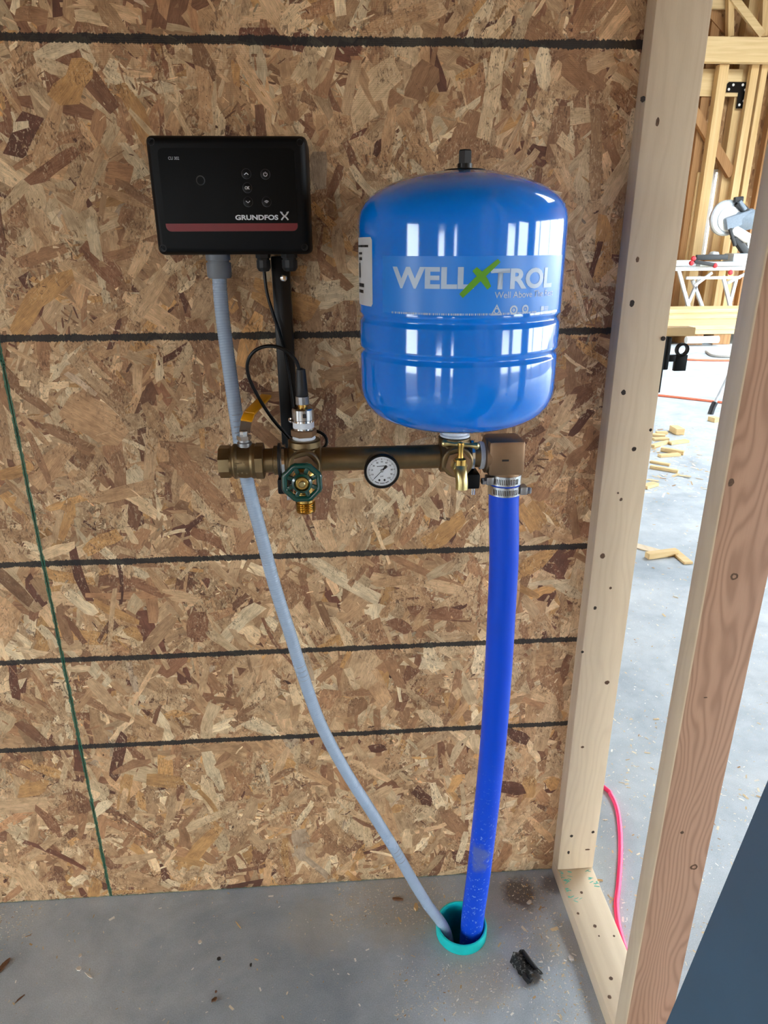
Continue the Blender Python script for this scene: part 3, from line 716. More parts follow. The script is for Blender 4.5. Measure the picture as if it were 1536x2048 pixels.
# ---- pressure sensor on the left tee
ps = thing('pressure_sensor', 'stainless pressure sensor with black plug screwed upright into the left tee', 'sensor', (T1, MY, MZ+.0345))
L_ = lambda prof, n=28, ph=0: MB().lathe([(r, z) for r, z in prof], (T1, MY, 0), (0, 0, 1), n, ph)
L_([(.0175, 1.1635), (.0185, 1.165), (.0175, 1.1685)]).build('thread_tape', 'tape_white', ps)
L_([(.0190, 1.1685), (.0205, 1.1700), (.0205, 1.1785), (.0190, 1.1800)], 6, .2).build('hex_reducer', 'bronze_pink', ps, smooth=20)
L_([(.0165, 1.1800), (.0165, 1.1945)]).build('sensor_base', 'chrome', ps)
L_([(.0168, 1.1825), (.0168, 1.1915)], 28).build('white_band', 'tape_white', ps)
L_([(.0150, 1.1945), (.0172, 1.1955), (.0172, 1.2115), (.0155, 1.2135), (.009, 1.2140)], 32).build('sensor_body', 'steel', ps)
MB().box((T1+.0005, MY-.0180, 1.201), (T1+.0060, MY-.0168, 1.207)).build('data_square', 'print_black', ps, smooth=0)
L_([(.0070, 1.2140), (.0070, 1.2205)]).build('neck', 'brass', ps)
mb = MB(); n = 24
mb.lathe([(.0100 if i % 2 else .0108, 0) for i in range(1)] + [(.0105, .001), (.0105, .012), (.0095, .0125)], (T1, MY, 1.2195), n=12); mb.build('knurled_nut', 'zinc', ps, smooth=15)
L_([(.0088, 1.2320), (.0098, 1.2340), (.0090, 1.2420), (.0088, 1.2500), (.0078, 1.2640), (.0070, 1.2730), (.0035, 1.2745)]).build('plug', 'rubber_black', ps)

# ---- boiler drain with green handwheel on the left tee
WC = Vector((-.5520, -.2700, 1.1205))
dv = thing('drain_valve', 'brass boiler drain valve with dark green handwheel on the left tee', 'valve', (-.5505, -.245, 1.064))
mb = MB(); mb.lathe([(.0135, .036), (.0135, .060), (.0165, .064), (.0165, .074), (.0125, .078), (.0105, .080)], (T1, MY, MZ-.003), (0, -1, -.06), 24)
mb.lathe([(.0150, 0), (.0162, -.006), (.0150, -.020), (.0150, -.026)], (-.5500, -.240, 1.122), (0, 0, 1), 28)
mb.build('valve_body', 'brass', dv)
pf = [(.0165, 1.0960), (.0165, 1.0860), (.0135, 1.0845), (.0135, 1.0800)]
for i in range(5): pf += [(.0155, 1.0790-i*.003), (.0138, 1.0776-i*.003)]
pf += [(.0150, 1.0635), (.0115, 1.0635), (.0110, 1.085)]
MB().lathe(pf, (-.5500, -.240, 0), (0, 0, 1), 28, cap=False).build('hose_outlet', 'brass', dv)
MB().lathe([(.0100, 0), (.0100, .012), (.0060, .0125), (.0060, .020)], WC+Vector((0, .018, 0)), (0, -1, 0), 6).build('packing_nut', 'brass', dv, smooth=20)
mb = MB(); RW = .0275; rim = []
for i in range(8):
    a = 2*pi*(i+.5)/8
    for da, rr_ in ((-.20, .955), (-.08, 1.0), (.08, 1.0), (.20, .955)):
        rim.append(WC+Vector((RW*rr_*cos(a+da), 0, RW*rr_*sin(a+da))))
mb.tube(rim, .0046, 10, closed=True)
for i in range(8):
    a = 2*pi*(i+.5)/8; d = Vector((cos(a), 0, sin(a)))
    mb.bar(WC+d*.010+Vector((0, .002, 0)), WC+d*.0265, .0068, .0050, (0, 1, 0), .0015)
mb.lathe([(.0150, -.003), (.0158, .000), (.0150, .0055), (.0118, .0075), (.0105, .0030), (0, .0030)], WC, (0, -1, 0), 28)
mb.build('handwheel', 'handwheel_green', dv, smooth=45)
MB().lathe([(.0105, .002), (.0105, .0050), (.0088, .0062), (0, .0062)], WC, (0, -1, 0), 28).build('washer', 'brass', dv)
MB().lathe([(.0050, .006), (.0050, .0085), (.0038, .0100), (0, .0100)], WC, (0, -1, 0), 16).build('screw', 'brass_pale', dv)

# ---- pressure gauge
GC = Vector((-.4315, -.2500, 1.1285))
gg = thing('pressure_gauge', 'round black-rimmed pressure gauge with white dial on the manifold pipe', 'gauge', (GC.x, -.225, GC.z-.03))
MB().lathe([(.0060, -.0565), (.0060, -.026)], GC, (0, -1, 0), 16).build('stem', 'brass', gg)
MB().lathe([(.0040, -.0275), (.0190, -.0275), (.0240, -.0250), (.0255, -.0200), (.0255, -.0040), (.0272, -.0035), (.0275, .0015), (.0262, .0038), (.0238, .0036), (.0232, .0006)], GC, (0, -1, 0), 48, cap=False).build('case', 'gloss_black', gg)
dial = MB().lathe([(0, .0002), (.0236, .0002), (.0236, -.0006), (0, -.0006)], GC, (0, -1, 0), 48, cap=False).build('dial', 'dial_white', gg, smooth=0)
def gp(u, v, w=.0006): return Vector((GC.x+u, GC.y-w, GC.z+v))
mb = MB()
for i in range(51):
    a = R(225-270*i/50); ro = .0205; ri = .0182 if i % 5 == 0 else .0192; w = .00022 if i % 5 else .0004
    d = (cos(a), sin(a)); nn = (-d[1]*w, d[0]*w)
    mb.bm.faces.new([mb.bm.verts.new(gp(*p)) for p in ((d[0]*ri-nn[0], d[1]*ri-nn[1]), (d[0]*ro-nn[0], d[1]*ro-nn[1]), (d[0]*ro+nn[0], d[1]*ro+nn[1]), (d[0]*ri+nn[0], d[1]*ri+nn[1]))])
mb.build('tick_marks', 'print_black', dial, smooth=0)
for i in range(1, 11):
    a = R(225-27*i); s = str(i*10); cx_, cz_ = .0153*cos(a), .0153*sin(a); w = .0016*len(s)
    word(s, 'numeral', 'print_black', dial, lambda u, v: gp(cx_+(u-.5)*w, cz_+(v-.5)*.0026, .0006), .01)
word('psi', 'numeral', 'print_black', dial, lambda u, v: gp((u-.5)*.0042, -.0080+(v-.5)*.0028, .0006), .01)
mb = MB()
for i in range(12):
    u = -.0075+i*.00125; mb.bm.faces.new([mb.bm.verts.new(gp(a, b)) for a, b in ((u, .0072+.00010*i), (u+.0010, .0072+.00010*i), (u+.0010, .0084+.00010*i), (u, .0084+.00010*i))])
mb.build('maker_line', 'print_black', dial, smooth=0); mb = MB()
for i in range(16):
    a = R(238+i*4.2); d = Vector((cos(a), sin(a))); e = Vector((-d.y, d.x))*.0006
    if i in (5, 11): continue
    mb.bm.faces.new([mb.bm.verts.new(gp(*(d*r+k*e))) for r, k in ((.0185, -1), (.0198, -1), (.0198, 1), (.0185, 1))])
tag(mb.build('dial_print', 'print_black', dial, smooth=0), kind='stuff')
for u in (-.0040, .0040): MB().lathe([(.0016, .0004), (.0016, .0010), (0, .0012)], gp(u, -.0140, 0), (0, -1, 0), 12).build('dial_screw', 'print_black', gg)
nd = Vector((cos(R(226)), 0, sin(R(226))))
mb = MB(); c0 = gp(0, .0012, .0018); mb.bar(c0, c0+nd*.0175, .0009, .0005, (0, 1, 0)); mb.bar(c0, c0-nd*.0070, .0026, .0005, (0, 1, 0)); mb.bar(c0-nd*.006, c0-nd*.0105, .0038, .0005, (0, 1, 0)); mb.build('needle', 'print_black', gg, smooth=0)
MB().lathe([(.0024, .001), (.0024, .0030), (.0016, .0036), (0, .0036)], gp(0, .0012, 0), (0, -1, 0), 16).build('needle_hub', 'zinc', gg)

# ---- sampling spigot on the right tee
sp = thing('sample_spigot', 'small pale brass spigot with T-bar handle on the right tee', 'spigot', (-.309, -.235, 1.097))
BC = Vector((-.3100, -.2380, 1.1320))
mb = MB(); mb.lathe([(.0085, .043), (.0125, .046), (.0135, .052), (.0110, .060)], (T2, MY, MZ-.001), (0, -1, 0), 8)
pth = spline([(T2, -.224, 1.1270), (T2+.0005, -.234, 1.1250), (T2+.0015, -.242, 1.1180), (T2+.0025, -.246, 1.1060), (T2+.0025, -.247, 1.0950)], .002)
mb.tube(pth, lambda i: .0118-.0022*min(1, i/max(1, len(pth)*.55)), 24); mb.build('spout', 'brass_pale', sp)
MB().lathe([(.0095, .0), (.0095, .0105), (.0070, .0120), (.0050, .0130), (.0042, .020), (.0046, .0290), (.0056, .0330), (.0052, .0365), (0, .0385)], (-.3085, -.2340, 1.1295), (0, 0, 1), 20).build('stem', 'brass', sp)
ha, hb = Vector((-.3375, -.2300, 1.1650)), Vector((-.2800, -.2340, 1.1600))
mb = MB(); hp = [ha.lerp(hb, i/20) for i in range(21)]
mb.tube(hp, lambda i: [.0036, .0056, .0054, .0044, .0037, .0034][min(i, 20-i)] if min(i, 20-i) < 6 else .0033+.0012*(min(i, 20-i) > 8), 14); mb.build('handle_bar', 'brass_pale', sp)

# ---- two pipe clamps on black standoffs, the left one carried by the long mounting rail
def clamp(x, name, label, rail):
    c = thing(name, label, 'bracket' if rail else 'clamp', (x, MY, 1.075))
    along(MB(), [(.0245, x-.0022), (.0262, x-.0022), (.0262, x+.0022), (.0245, x+.0022)], 36).build('ring', 'chrome', c)
    along(MB(), [(.0255, x-.0085), (.0278, x-.0085), (.0278, x-.0050), (.0255, x-.0050)], 36).build('rubber_liner', 'rubber_black', c)
    MB().box((x-.0110, MY-.020, 1.0775), (x+.0130, MY+.020, 1.1030), .003).build('foot', 'box_black', c)
    for dx in (.003, .0065): MB().lathe([(.0014, 1.0640), (.0014, 1.080)], (x+dx, MY-.008, 0), n=10).build('screw_end', 'steel', c)
    MB().box((x-.008, MY+.018, 1.082), (x+.008, -.004, 1.098), .002).build('arm', 'box_black', c)
    if rail:
        ra, rb = at(579, 522, -.02).x, at(584, 895, -.02).x
        MB().box((-.5990, -.030, 1.080), (-.5690, -.004, 1.4340), .002).build('rail', 'gloss_black', c)
        for q in ((567, 556), (583, 840)):
            p = at(*q, -.03); MB().lathe([(.0058, 0), (.0058, .0015), (.0042, .0032), (0, .0040)], (p.x, -.030, p.z), (0, -1, 0), 16).build('screw', 'chrome', c)
    else: MB().box((x-.015, -.006, 1.06), (x+.015, -.0035, 1.12), .001).build('wall_plate', 'box_black', c)
    return c
clamp(xp(566), 'mounting_rail', 'black vertical mounting rail with pipe clamp under the control box', True)
clamp(xp(944)-.002, 'pipe_clamp', 'pipe clamp with black foot between the brass spigot and the square elbow', False)

# ---- square bronze elbow and hose barb
el = thing('elbow_fitting', 'square bronze elbow fitting joining manifold to the blue pipe', 'fitting', (-.2250, MY, 1.09))
mb = MB(); mb.box((-.2580, MY-.0290, 1.1010), (-.1985, MY+.0290, 1.1590), .0065); mb.build('elbow_block', 'bronze_pink', el, smooth=40)
along(MB(), [(.021, xp(966)), (.0285, xp(968)), (.0290, xp(970)), (.0290, xp(983)), (.0270, xp(987))], 32).build('collar', 'bronze_pink', el)
MB().box((-.2365, MY-.0296, 1.1265), (-.2255, MY-.0289, 1.1295)).build('size_stamp', 'print_black', el, smooth=0)
MB().lathe([(.0255, 1.098), (.0255, 1.1030)], (-.2230, MY, 0), n=32).build('barb_collar', 'bronze_pink', el)

# ---- blue poly pipe down into the well
bp = [Vector((-.2225, MY, 1.0975)), Vector((-.2225, MY, 1.050))]
for q, Y in (((1008, 1110), -.180), ((1003, 1220), -.179), ((996, 1350), -.177), ((985, 1500), -.173), ((970, 1640), -.168), ((957, 1750), -.163)): bp.append(at(*q, Y))
e = fl(948, 1850, .02); bp += [Vector((-.2295, -.156, .035)), Vector((-.2290, -.152, -.15)), Vector((-.229, -.150, -.45))]
tag(MB().tube(spline(bp, .012), .0252, 36).build('blue_pipe', 'blue_pipe', base=False), 'bright blue plastic pipe running from the elbow down into the well casing', 'pipe')
# ---- worm-drive hose clamps
def hose_clamp(z, side, label):
    x = -.2228; c = thing('hose_clamp', label, 'hose clamp', (x, MY, z-.008), 'hose clamps on the blue pipe')
    MB().lathe([(.0256, z-.0080), (.0274, z-.0080), (.0274, z+.0080), (.0256, z+.0080)], (x, MY, 0), n=48, cap=False, closed=True).build('band', 'steel', c)
    mb = MB()
    for i in range(15):
        a = R(-52+i*6.2); d = Vector((sin(a), -cos(a), 0)); pc = Vector((x, MY, z-.0005))+d*.0275
        mb.bar(pc+Vector((0, 0, -.0045)), pc+Vector((0, 0, .0045)), .0012, .0006, d)
    mb.build('slots', 'nail_hole', c, smooth=0)
    hx = Vector((x+side*.0285, MY-.010, z)); mb = MB(); mb.box(hx-Vector((.006, .010, .007)), hx+Vector((.006, .010, .007)), .002); mb.build('worm_housing', 'zinc', c)
    MB().lathe([(.0058, 0), (.0062, .004), (.0062, .008), (.0045, .010)], hx+Vector((side*.004, -.002, -.001)), (side, -.35, 0), 6).build('worm_screw', 'zinc', c, smooth=20)
    return c
hose_clamp(1.0900, -1, 'upper steel hose clamp with its screw on the left side')
hose_clamp(1.0715, 1, 'lower steel hose clamp with its screw on the right side')

# ---- well casing
cs = thing('well_casing', 'teal plastic well casing pipe standing out of the concrete floor', 'pipe', (WX, WY, 0))
pf = [(WR, -.5), (WR, .021), (WR-.001, .0255), (WR-.0035, .0262), (WR-.0055, .0250), (WR-.0060, .020), (WR-.0060, -.5)]
MB().lathe([(r-.0006, z) for r, z in pf], (WX, WY, 0), n=64, cap=False).build('casing_wall', 'casing_teal', cs)
MB().lathe([(WR-.004, -.5), (0, -.5)], (WX, WY, 0), n=32, cap=False).build('casing_bottom', 'soil', cs)

# ---- control box
YBX = -.1000
bx0, bx1, bz0, bz1 = -.7655, -.5300, 1.4375, 1.6025
cb = thing('control_box', 'black pump control box with red stripe and buttons on the strand board wall', 'control box', ((bx0+bx1)/2, -.05, bz0))
mb = MB(); bm = mb.bm
rings = []
for (ins, y) in ((0, -.0032), (0, -.080), (.0012, -.091), (.0045, -.0970), (.0095, YBX)):
    rings.append([bm.verts.new((u, y, v)) for u, v in rrect(bx0+ins, bx1-ins, bz0+ins, bz1-ins, max(.0085-ins*.4, .004), 5)])
for a, b in zip(rings, rings[1:]):
    for i in range(len(a)): j = (i+1) % len(a); bm.faces.new((a[i], a[j], b[j], b[i]))
bm.faces.new(rings[0][::-1]); bm.faces.new(rings[-1])
mb.build('housing', 'box_black', cb)
def bpz(u, v, w=0): return Vector((u, YBX-w, v))
def B(px, py): p = at(px, py, YBX); return p.x, p.z
px0, pz1 = B(320, 296); px1, _ = B(589, 300); _, pz0 = B(450, 463)
px0 -= .004
MB().prism(rrect(px0, px1, pz0, pz1, .008, 6), -.002, .0012, bpz).build('face_panel', 'panel_black', cb)
rz1 = B(450, 447)[1]
MB().prism(rrect(px0+.0005, px1-.0005, pz0+.0003, rz1, .0075, 6, (1, 1, 0, 0)), .0008, .0016, bpz).build('red_stripe', 'red_band', cb, smooth=0)
def bword(s, qa, qb, ya, yb, name, matn, bold=.01, shear=0):
    x0, z1 = B(qa, ya); x1, z0 = B(qb, yb)
    return word(s, name, matn, cb, lambda u, v: Vector((x0+(x1-x0)*u, YBX-.0019, z0+(z1-z0)*v)), bold, 0, shear)
bword('GRUNDFOS', 470.5, 557, 430, 440, 'lettering', 'print_white', .035)
bword('CU 302', 336.5, 359, 313.5, 320, 'lettering', 'print_grey', .02)
lx0, lz1 = B(561, 425); lx1, lz0 = B(578, 440)
mb = MB(); cxx, czz = (lx0+lx1)/2, (lz0+lz1)/2; hx_, hz_ = (lx1-lx0)/2, (lz1-lz0)/2
for sgn in (1, -1):
    q = [Vector((cxx-sgn*hx_*.85, YBX-.0021, czz-hz_)), Vector((cxx-sgn*hx_*.3, YBX-.0021, czz-hz_*.25)), Vector((cxx+sgn*hx_*.3, YBX-.0021, czz+hz_*.25)), Vector((cxx+sgn*hx_*.85, YBX-.0021, czz+hz_))]
    for a, b in zip(q, q[1:]): mb.bar(a, b, .0021, .0003, (0, 1, 0))
    mb.bar(q[3]-Vector((sgn*.0022, 0, .0006)), q[3]+Vector((sgn*.0012, 0, .0008)), .0016, .0003, (0, 1, 0))
mb.build('emblem', 'print_white', cb, smooth=0)
def button(q, icon):
    x, z = B(*q); bt = MB().lathe([(.0068, .001), (.0068, .0022), (.0058, .0026), (0, .0026)], (x, YBX, z), (0, -1, 0), 28).build('button', 'button_face', cb)
    MB().lathe([(.0068, .0022), (.0072, .0026), (.0066, .0028)], (x, YBX, z), (0, -1, 0), 28, cap=False).build('button_ring', 'button_ring', bt)
    mb = MB(); Yq = -.0029
    g = lambda u, v: Vector((x+u, YBX+Yq, z+v))
    def seg(pts, w=.0007):
        for a, b in zip(pts, pts[1:]): mb.bar(g(*a), g(*b), w, .0002, (0, 1, 0))
    if icon in '^v':
        s = 1 if icon == '^' else -1; seg([(-.0030, -.0013*s), (0, .0014*s), (.0030, -.0013*s)], .0009)
    elif icon == 'o':
        seg([(.0027*sin(R(35+i*29)), .0027*cos(R(35+i*29))) for i in range(11)]); seg([(0, .0006), (0, .0034)])
    elif icon == 'w':
        for r in (.0042, .0028, .0014): seg([(r*sin(R(-48+i*12)), -.0024+r*cos(R(-48+i*12))) for i in range(9)], .0006)
    if icon == 'k': word('OK', 'icon', 'print_white', bt, lambda u, v: Vector((x+(u-.5)*.0072, YBX-.0029, z+(v-.5)*.0044)), .02); mb.bm.free()
    else: mb.build('icon', 'print_white', bt, smooth=0)
for q, i in (((493, 348), '^'), ((531, 349), 'o'), ((495, 376), 'k'), ((496.5, 404), 'v'), ((533.5, 404), 'w')): button(q, i)
x, z = B(401.5, 361)
MB().lathe([(.0052, .0012), (.0068, .0016), (.0066, .0018), (.0052, .0016)], (x, YBX, z), (0, -1, 0), 32, cap=False).build('indicator_ring', 'print_dim', cb)
for u in (bx0+.010, bx1-.010):
    for v in (bz0+.010, bz1-.010): MB().lathe([(.0052, -.004), (.0052, .0003), (.0040, .0003), (.0040, -.0015), (0, -.0015)], (u, YBX, v), (0, -1, 0), 20).build('corner_screw', 'gloss_black', cb)
for xg_, rr_ in ((-.6090, .0105), (-.5670, .0118)):
    g = MB().lathe([(rr_+.0015, 1.4400), (rr_+.0015, 1.4320), (rr_*.95, 1.4315), (rr_*.95, 1.4280)], (xg_, -.052, 0), n=6, ph=.25).build('cable_gland', 'rubber_black', cb, smooth=20)
    MB().lathe([(rr_+.0008, 1.4285), (rr_+.0008, 1.4170), (rr_*.8, 1.4120), (rr_*.45, 1.4110)], (xg_, -.052, 0), n=12).build('gland_cap', 'rubber_black', g, smooth=25)

# ---- grey flexible conduit
cd = thing('flexible_conduit', 'grey ribbed flexible conduit hanging from the control box into the well casing', 'conduit', (-.6805, -.055, 1.40))
MB().lathe([(.0195, 1.4375), (.0195, 1.4290), (.0172, 1.4285), (.0172, 1.4255)], (-.6805, -.055, 0), n=32).build('locknut', 'connector_grey', cd)
MB().lathe([(.0192, 1.4255), (.0196, 1.4240), (.0196, 1.4060), (.0180, 1.4020), (.0125, 1.4010)], (-.6805, -.055, 0), n=32).build('connector', 'connector_grey', cd)
ctrl = [Vector((-.6805, -.055, 1.412))]
for q, Y in (((440, 580), -.058), ((447, 650), -.066), ((462, 760), -.085), ((478, 870), -.104), ((494, 960), -.110), ((520, 1060), -.115), ((549, 1170), -.120), ((581, 1270), -.124), ((604, 1345), -.127), ((640, 1445), -.130), ((690, 1540), -.133), ((747, 1630), -.136), ((792, 1703), -.139), ((826, 1762), -.141), ((853, 1806), -.147)): ctrl.append(at(*q, Y))
ctrl += [Vector((-.2820, -.150, -.020)), Vector((-.2800, -.150, -.20)), Vector((-.280, -.150, -.45))]
sp_ = spline(ctrl, .0011)
MB().tube(sp_, lambda i: .0113+.00042*(i % 4 in (0, 1)), 20).build('conduit_tube', 'conduit_grey', cd, smooth=80)
def near(q): return min(range(len(sp_)), key=lambda i: (ray(*q).cross(sp_[i]-CP)).length)
for q in ((472, 830), (476, 852), (597, 1330), (790, 1698)):          # printed legend on the jacket
    for k in range(4):
        i = near(q)+k*9; c_ = sp_[i]; tn = (sp_[i+2]-sp_[i-2]).normalized(); vw = (CP-c_).normalized(); sd = tn.cross(vw).normalized(); vw = sd.cross(tn)
        MB().tube([c_+(vw*cos(a)+sd*sin(a))*.01165 for a in [R(-48+j*8) for j in range(11)]], .00055, 5).build('printed_mark', 'print_grey', cd)

# ---- black sensor cable
pts = [Vector((-.6090, -.052, 1.415)), at(534, 585, -.054), at(547, 630, -.055), at(560, 668, -.050), at(572, 715, -.040), at(582, 780, -.036), at(590, 840, -.040), at(604, 870, -.075),
       at(630, 862, -.10), at(650, 872, -.105), at(652, 890, -.11), at(630, 905, -.115), at(600, 900, -.125), at(575, 872, -.135), at(545, 838, -.145), at(516, 793, -.16), at(497, 752, -.17),
       at(496, 722, -.175), at(512, 700, -.18), at(540, 692, -.185), at(570, 700, -.185), at(592, 722, -.183), at(601, 748, -.181), Vector((T1, MY, 1.2755))]
tag(MB().tube(spline(pts, .004), .0027, 12).build('sensor_cable', 'gloss_black', base=False), 'thin black sensor cable looping from the control box to the pressure sensor', 'cable')

# ================================================================== THINGS ON THE FLOOR
def floor_poly(name, label, cat, q, pts, h, matn, group=None, rz=0, tilt=0):
    p = fl(*q); mb = MB(); c, s = cos(rz), sin(rz)
    mb.prism(pts, .0004, h, lambda u, v, w: Vector((p.x+u*c-v*s, p.y+u*s+v*c, w+tilt*u)))
    return tag(mb.build(name, matn, smooth=0), label, cat, group)
# torn black rubber scrap
p = fl(1052, 1938); rs = thing('rubber_scrap', 'torn black rubber scrap with white dust on the concrete', 'scrap', (p.x, p.y, 0))
rot = Matrix.Rotation(R(-62), 3, 'Z')
mb = MB(); bm = mb.bm; nx_, ny_ = 9, 5; g = []
for i in range(nx_):
    row = []
    for j in range(ny_):
        u = (i/(nx_-1)-.5)*.060; v = (j/(ny_-1)-.5)*.042; z = .010+.012*abs(sin(j*1.9))*(.6+.4*cos(i*.9))+random.uniform(-.002, .002)
        if j in (0, ny_-1): z *= .25
        if i in (0, nx_-1): u += random.uniform(-.005, .005)
        row.append(bm.verts.new(p+rot@Vector((u, v+random.uniform(-.002, .002), max(z, .001)))))
    g.append(row)
for i in range(nx_-1):
    for j in range(ny_-1): bm.faces.new((g[i][j], g[i+1][j], g[i+1][j+1], g[i][j+1]))
r_ = bmesh.ops.solidify(bm, geom=bm.faces[:], thickness=.003)
mb.build('scrap_sheet', 'rubber_dusty', rs, smooth=25)
mb = MB(); mb.bar(p+rot@Vector((-.026, .012, .016)), p+rot@Vector((.020, .010, .014)), .007, .012, (0, 0, 1), .002); mb.bar(p+rot@Vector((.010, -.018, .010)), p+rot@Vector((.030, -.012, .008)), .010, .010, (0, 0, 1), .002); mb.build('torn_ridge', 'rubber_black', rs)
def shard(n, a, b): return [(a*cos(2*pi*i/n)*random.uniform(.6, 1.15), b*sin(2*pi*i/n)*random.uniform(.6, 1.15)) for i in range(n)]
floor_poly('bark_strip', 'ragged brown bark strip on the floor at the left edge', 'bark', (5, 1936), shard(11, .020, .006), .004, 'bark', rz=1.2)
floor_poly('bark_strip', 'narrow dark bark splinter lying by the left edge of the floor', 'bark', (40, 1998), shard(9, .011, .002), .002, 'bark', rz=.9)
floor_poly('debris_bit', 'black bit of debris in the middle of the bare floor', 'debris', (438, 1919), shard(7, .0045, .004), .004, 'rubber_black')
floor_poly('debris_bit', 'dark bit of debris left of the well casing, right of the black bit', 'debris', (502, 1931), shard(7, .0025, .004), .003, 'rubber_black')
floor_poly('debris_bit', 'brown crumb of debris near the bottom edge of the floor', 'debris', (429, 2000), shard(8, .006, .004), .004, 'bark', rz=.7)
floor_poly('debris_bit', 'small brown crumb just above the larger brown crumb', 'debris', (432, 1984), shard(7, .003, .003), .003, 'bark')
floor_poly('wood_chip', 'single white wood chip in the middle of the floor', 'wood chip', (400, 1885), shard(7, .0045, .0045), .003, 'chip_white')
floor_poly('wood_chip', 'white rounded wood chip on the left of the floor', 'wood chip', (161, 1912), shard(7, .0045, .0045), .003, 'chip_white')
floor_poly('wood_chip', 'cream flat wood chip left of the thin splinter on the floor', 'wood chip', (158, 1938), shard(7, .007, .0045), .003, 'chip_white', rz=-.3)
floor_poly('wood_splinter', 'thin pale splinter trailing right of the cream chip', 'wood chip', (178, 1952), shard(8, .012, .002), .002, 'chip_white', rz=-.6)
floor_poly('wood_splinter', 'thin tan splinter slanting on the concrete in front of the wall', 'wood chip', (477, 1851), shard(8, .013, .0016), .002, 'pine_yellow_long', rz=-.9)
floor_poly('wood_chip', 'white wood chip on the brown stain behind the rubber scrap', 'wood chip', (1058, 1806), shard(7, .007, .005), .004, 'chip_white', rz=.5)
floor_poly('wood_chip', 'tan curled chip beside the foot of the grey conduit', 'wood chip', (832, 1816), shard(7, .006, .009), .008, 'pine_yellow')
floor_poly('bark_strip', 'brown curled strip by the wall behind the grey conduit', 'bark', (795, 1800), shard(9, .016, .003), .006, 'bark', rz=-.15)
floor_poly('wood_chip', 'white chip at the foot of the bottom plate near the rubber scrap', 'wood chip', (1142, 1918), shard(7, .006, .006), .005, 'chip_white')

def sawdust(name, label, groups):
    cx, cy, ln = [], [], []
    for n, x0, x1, y0, y1, l in groups:
        cx.append(rng.uniform(x0, x1, n)); cy.append(rng.uniform(y0, y1, n)); ln.append(np.exp(rng.normal(np.log(l), .5, n)))
    cx, cy, ln = map(np.concatenate, (cx, cy, ln)); ln = ln*.72
    ok = ~(((cx-WX)**2+(cy-WY)**2 < .066**2) | ((cx > -.012) & (cx < .10) & (cy < .0)) | ((cy > -.004) & (cy < .105) & (cx < .1)))
    cx, cy, ln = cx[ok], cy[ok], ln[ok]; n = len(cx); wd = ln*rng.uniform(.12, .5, n); a = rng.uniform(0, 2*pi, n)
    U = np.array([-.5, .5, .4, -.45]); V = np.array([-.5, -.35, .5, .4])
    u = U[None]*ln[:, None]; v = V[None]*wd[:, None]; ca, sa = np.cos(a)[:, None], np.sin(a)[:, None]
    X = cx[:, None]+u*ca-v*sa; Y = cy[:, None]+u*sa+v*ca; Z = .0004+rng.uniform(0, .12, n)[:, None]*(u+ln[:, None]*.5)+rng.uniform(0, .001, n)[:, None]
    co = np.stack([X, Y, Z], 2).reshape(-1, 3); me = bpy.data.meshes.new(name)
    me.from_pydata(co.tolist(), [], (np.arange(n*4).reshape(-1, 4)).tolist())
    pal = np.array([lin(c)[:3] for c in ((214, 190, 146), (232, 222, 198), (190, 158, 110), (240, 238, 230), (160, 124, 84))]); col = pal[rng.choice(5, n, p=[.28, .36, .12, .2, .04])]
    ca_ = me.color_attributes.new('strand', 'FLOAT_COLOR', 'POINT'); ca_.data.foreach_set('color', np.concatenate([np.repeat(col, 4, 0), np.ones((n*4, 1))], 1).ravel().astype(np.float32))
    me.materials.append(MATS['sawdust']); o = bpy.data.objects.new(name, me); COL.objects.link(o)
    return tag(o, label, 'sawdust', kind='stuff')
pw = fl(800, 1800); pe = fl(1130, 1880); pq = fl(940, 1970); ps_ = fl(20, 1815)
sawdust('sawdust', 'pale sawdust and tiny chips scattered over the grey concrete by the wall',
        [(900, -1.5, 0, -.9, -.006, .0030), (260, -1.4, -.02, -.5, -.01, .0060), (1500, pw.x-.16, pw.x+.14, -.13, -.006, .0026), (1300, -.14, -.012, -.42, -.02, .0036), (900, pq.x-.16, pq.x+.10, pq.y-.06, pq.y+.05, .0028),
         (500, -.42, -.10, -.30, -.06, .0026), (500, ps_.x-.12, ps_.x+.08, -.10, -.006, .0034), (160, -1.3, -.1, -.5, -.01, .0065)])
sawdust('sawdust', 'pale sawdust and shavings spread over the hall floor beyond the partition',
        [(5200, .10, 1.2, -1.0, 1.6, .0055), (900, .10, .7, -.5, .6, .0090), (2600, .6, 3.2, 1.2, 4.6, .012), (700, 1.2, 2.6, 2.6, 4.4, .035)])

# ---- wood offcuts on the hall floor
GOF = 'wood offcuts on the hall floor'
def offcut(qa, qb, w, h, label, matn='pine_yellow_long', bevel=.002):
    a, b = fl(*qa), fl(*qb); a.z = b.z = h/2+.0005
    return tag(MB().bar(a, b, w, h, (0, 0, 1), bevel).build('wood_offcut', matn, smooth=0), label, 'offcut', GOF)
LP = 'pale offcut in the heap beyond the partition, %s'
OFF = ['short one left of the square block', 'flat one in front of the square block', 'slanting one at the stud edge', 'one sticking out furthest right', 'long one in the middle', 'flat one under the long one', 'long one nearest the camera', 'rearmost short one', 'thin one left of the nearest']
for qa, qb, w, h in (((1302, 872), (1330, 874), .05, .02), ((1306, 881), (1336, 880), .045, .02), ((1304, 895), (1337, 886), .04, .02), ((1338, 889), (1374, 884), .05, .02),
                     ((1322, 902), (1368, 910), .035, .03), ((1318, 914), (1358, 911), .045, .018), ((1300, 936), (1356, 946), .03, .02), ((1312, 868), (1334, 868), .04, .02), ((1300, 925), (1340, 932), .03, .015)):
    offcut(qa, qb, w, h, LP % OFF.pop(0))
offcut((1346, 862), (1360, 870), .07, .05, 'small square wood block at the back of the offcut heap')
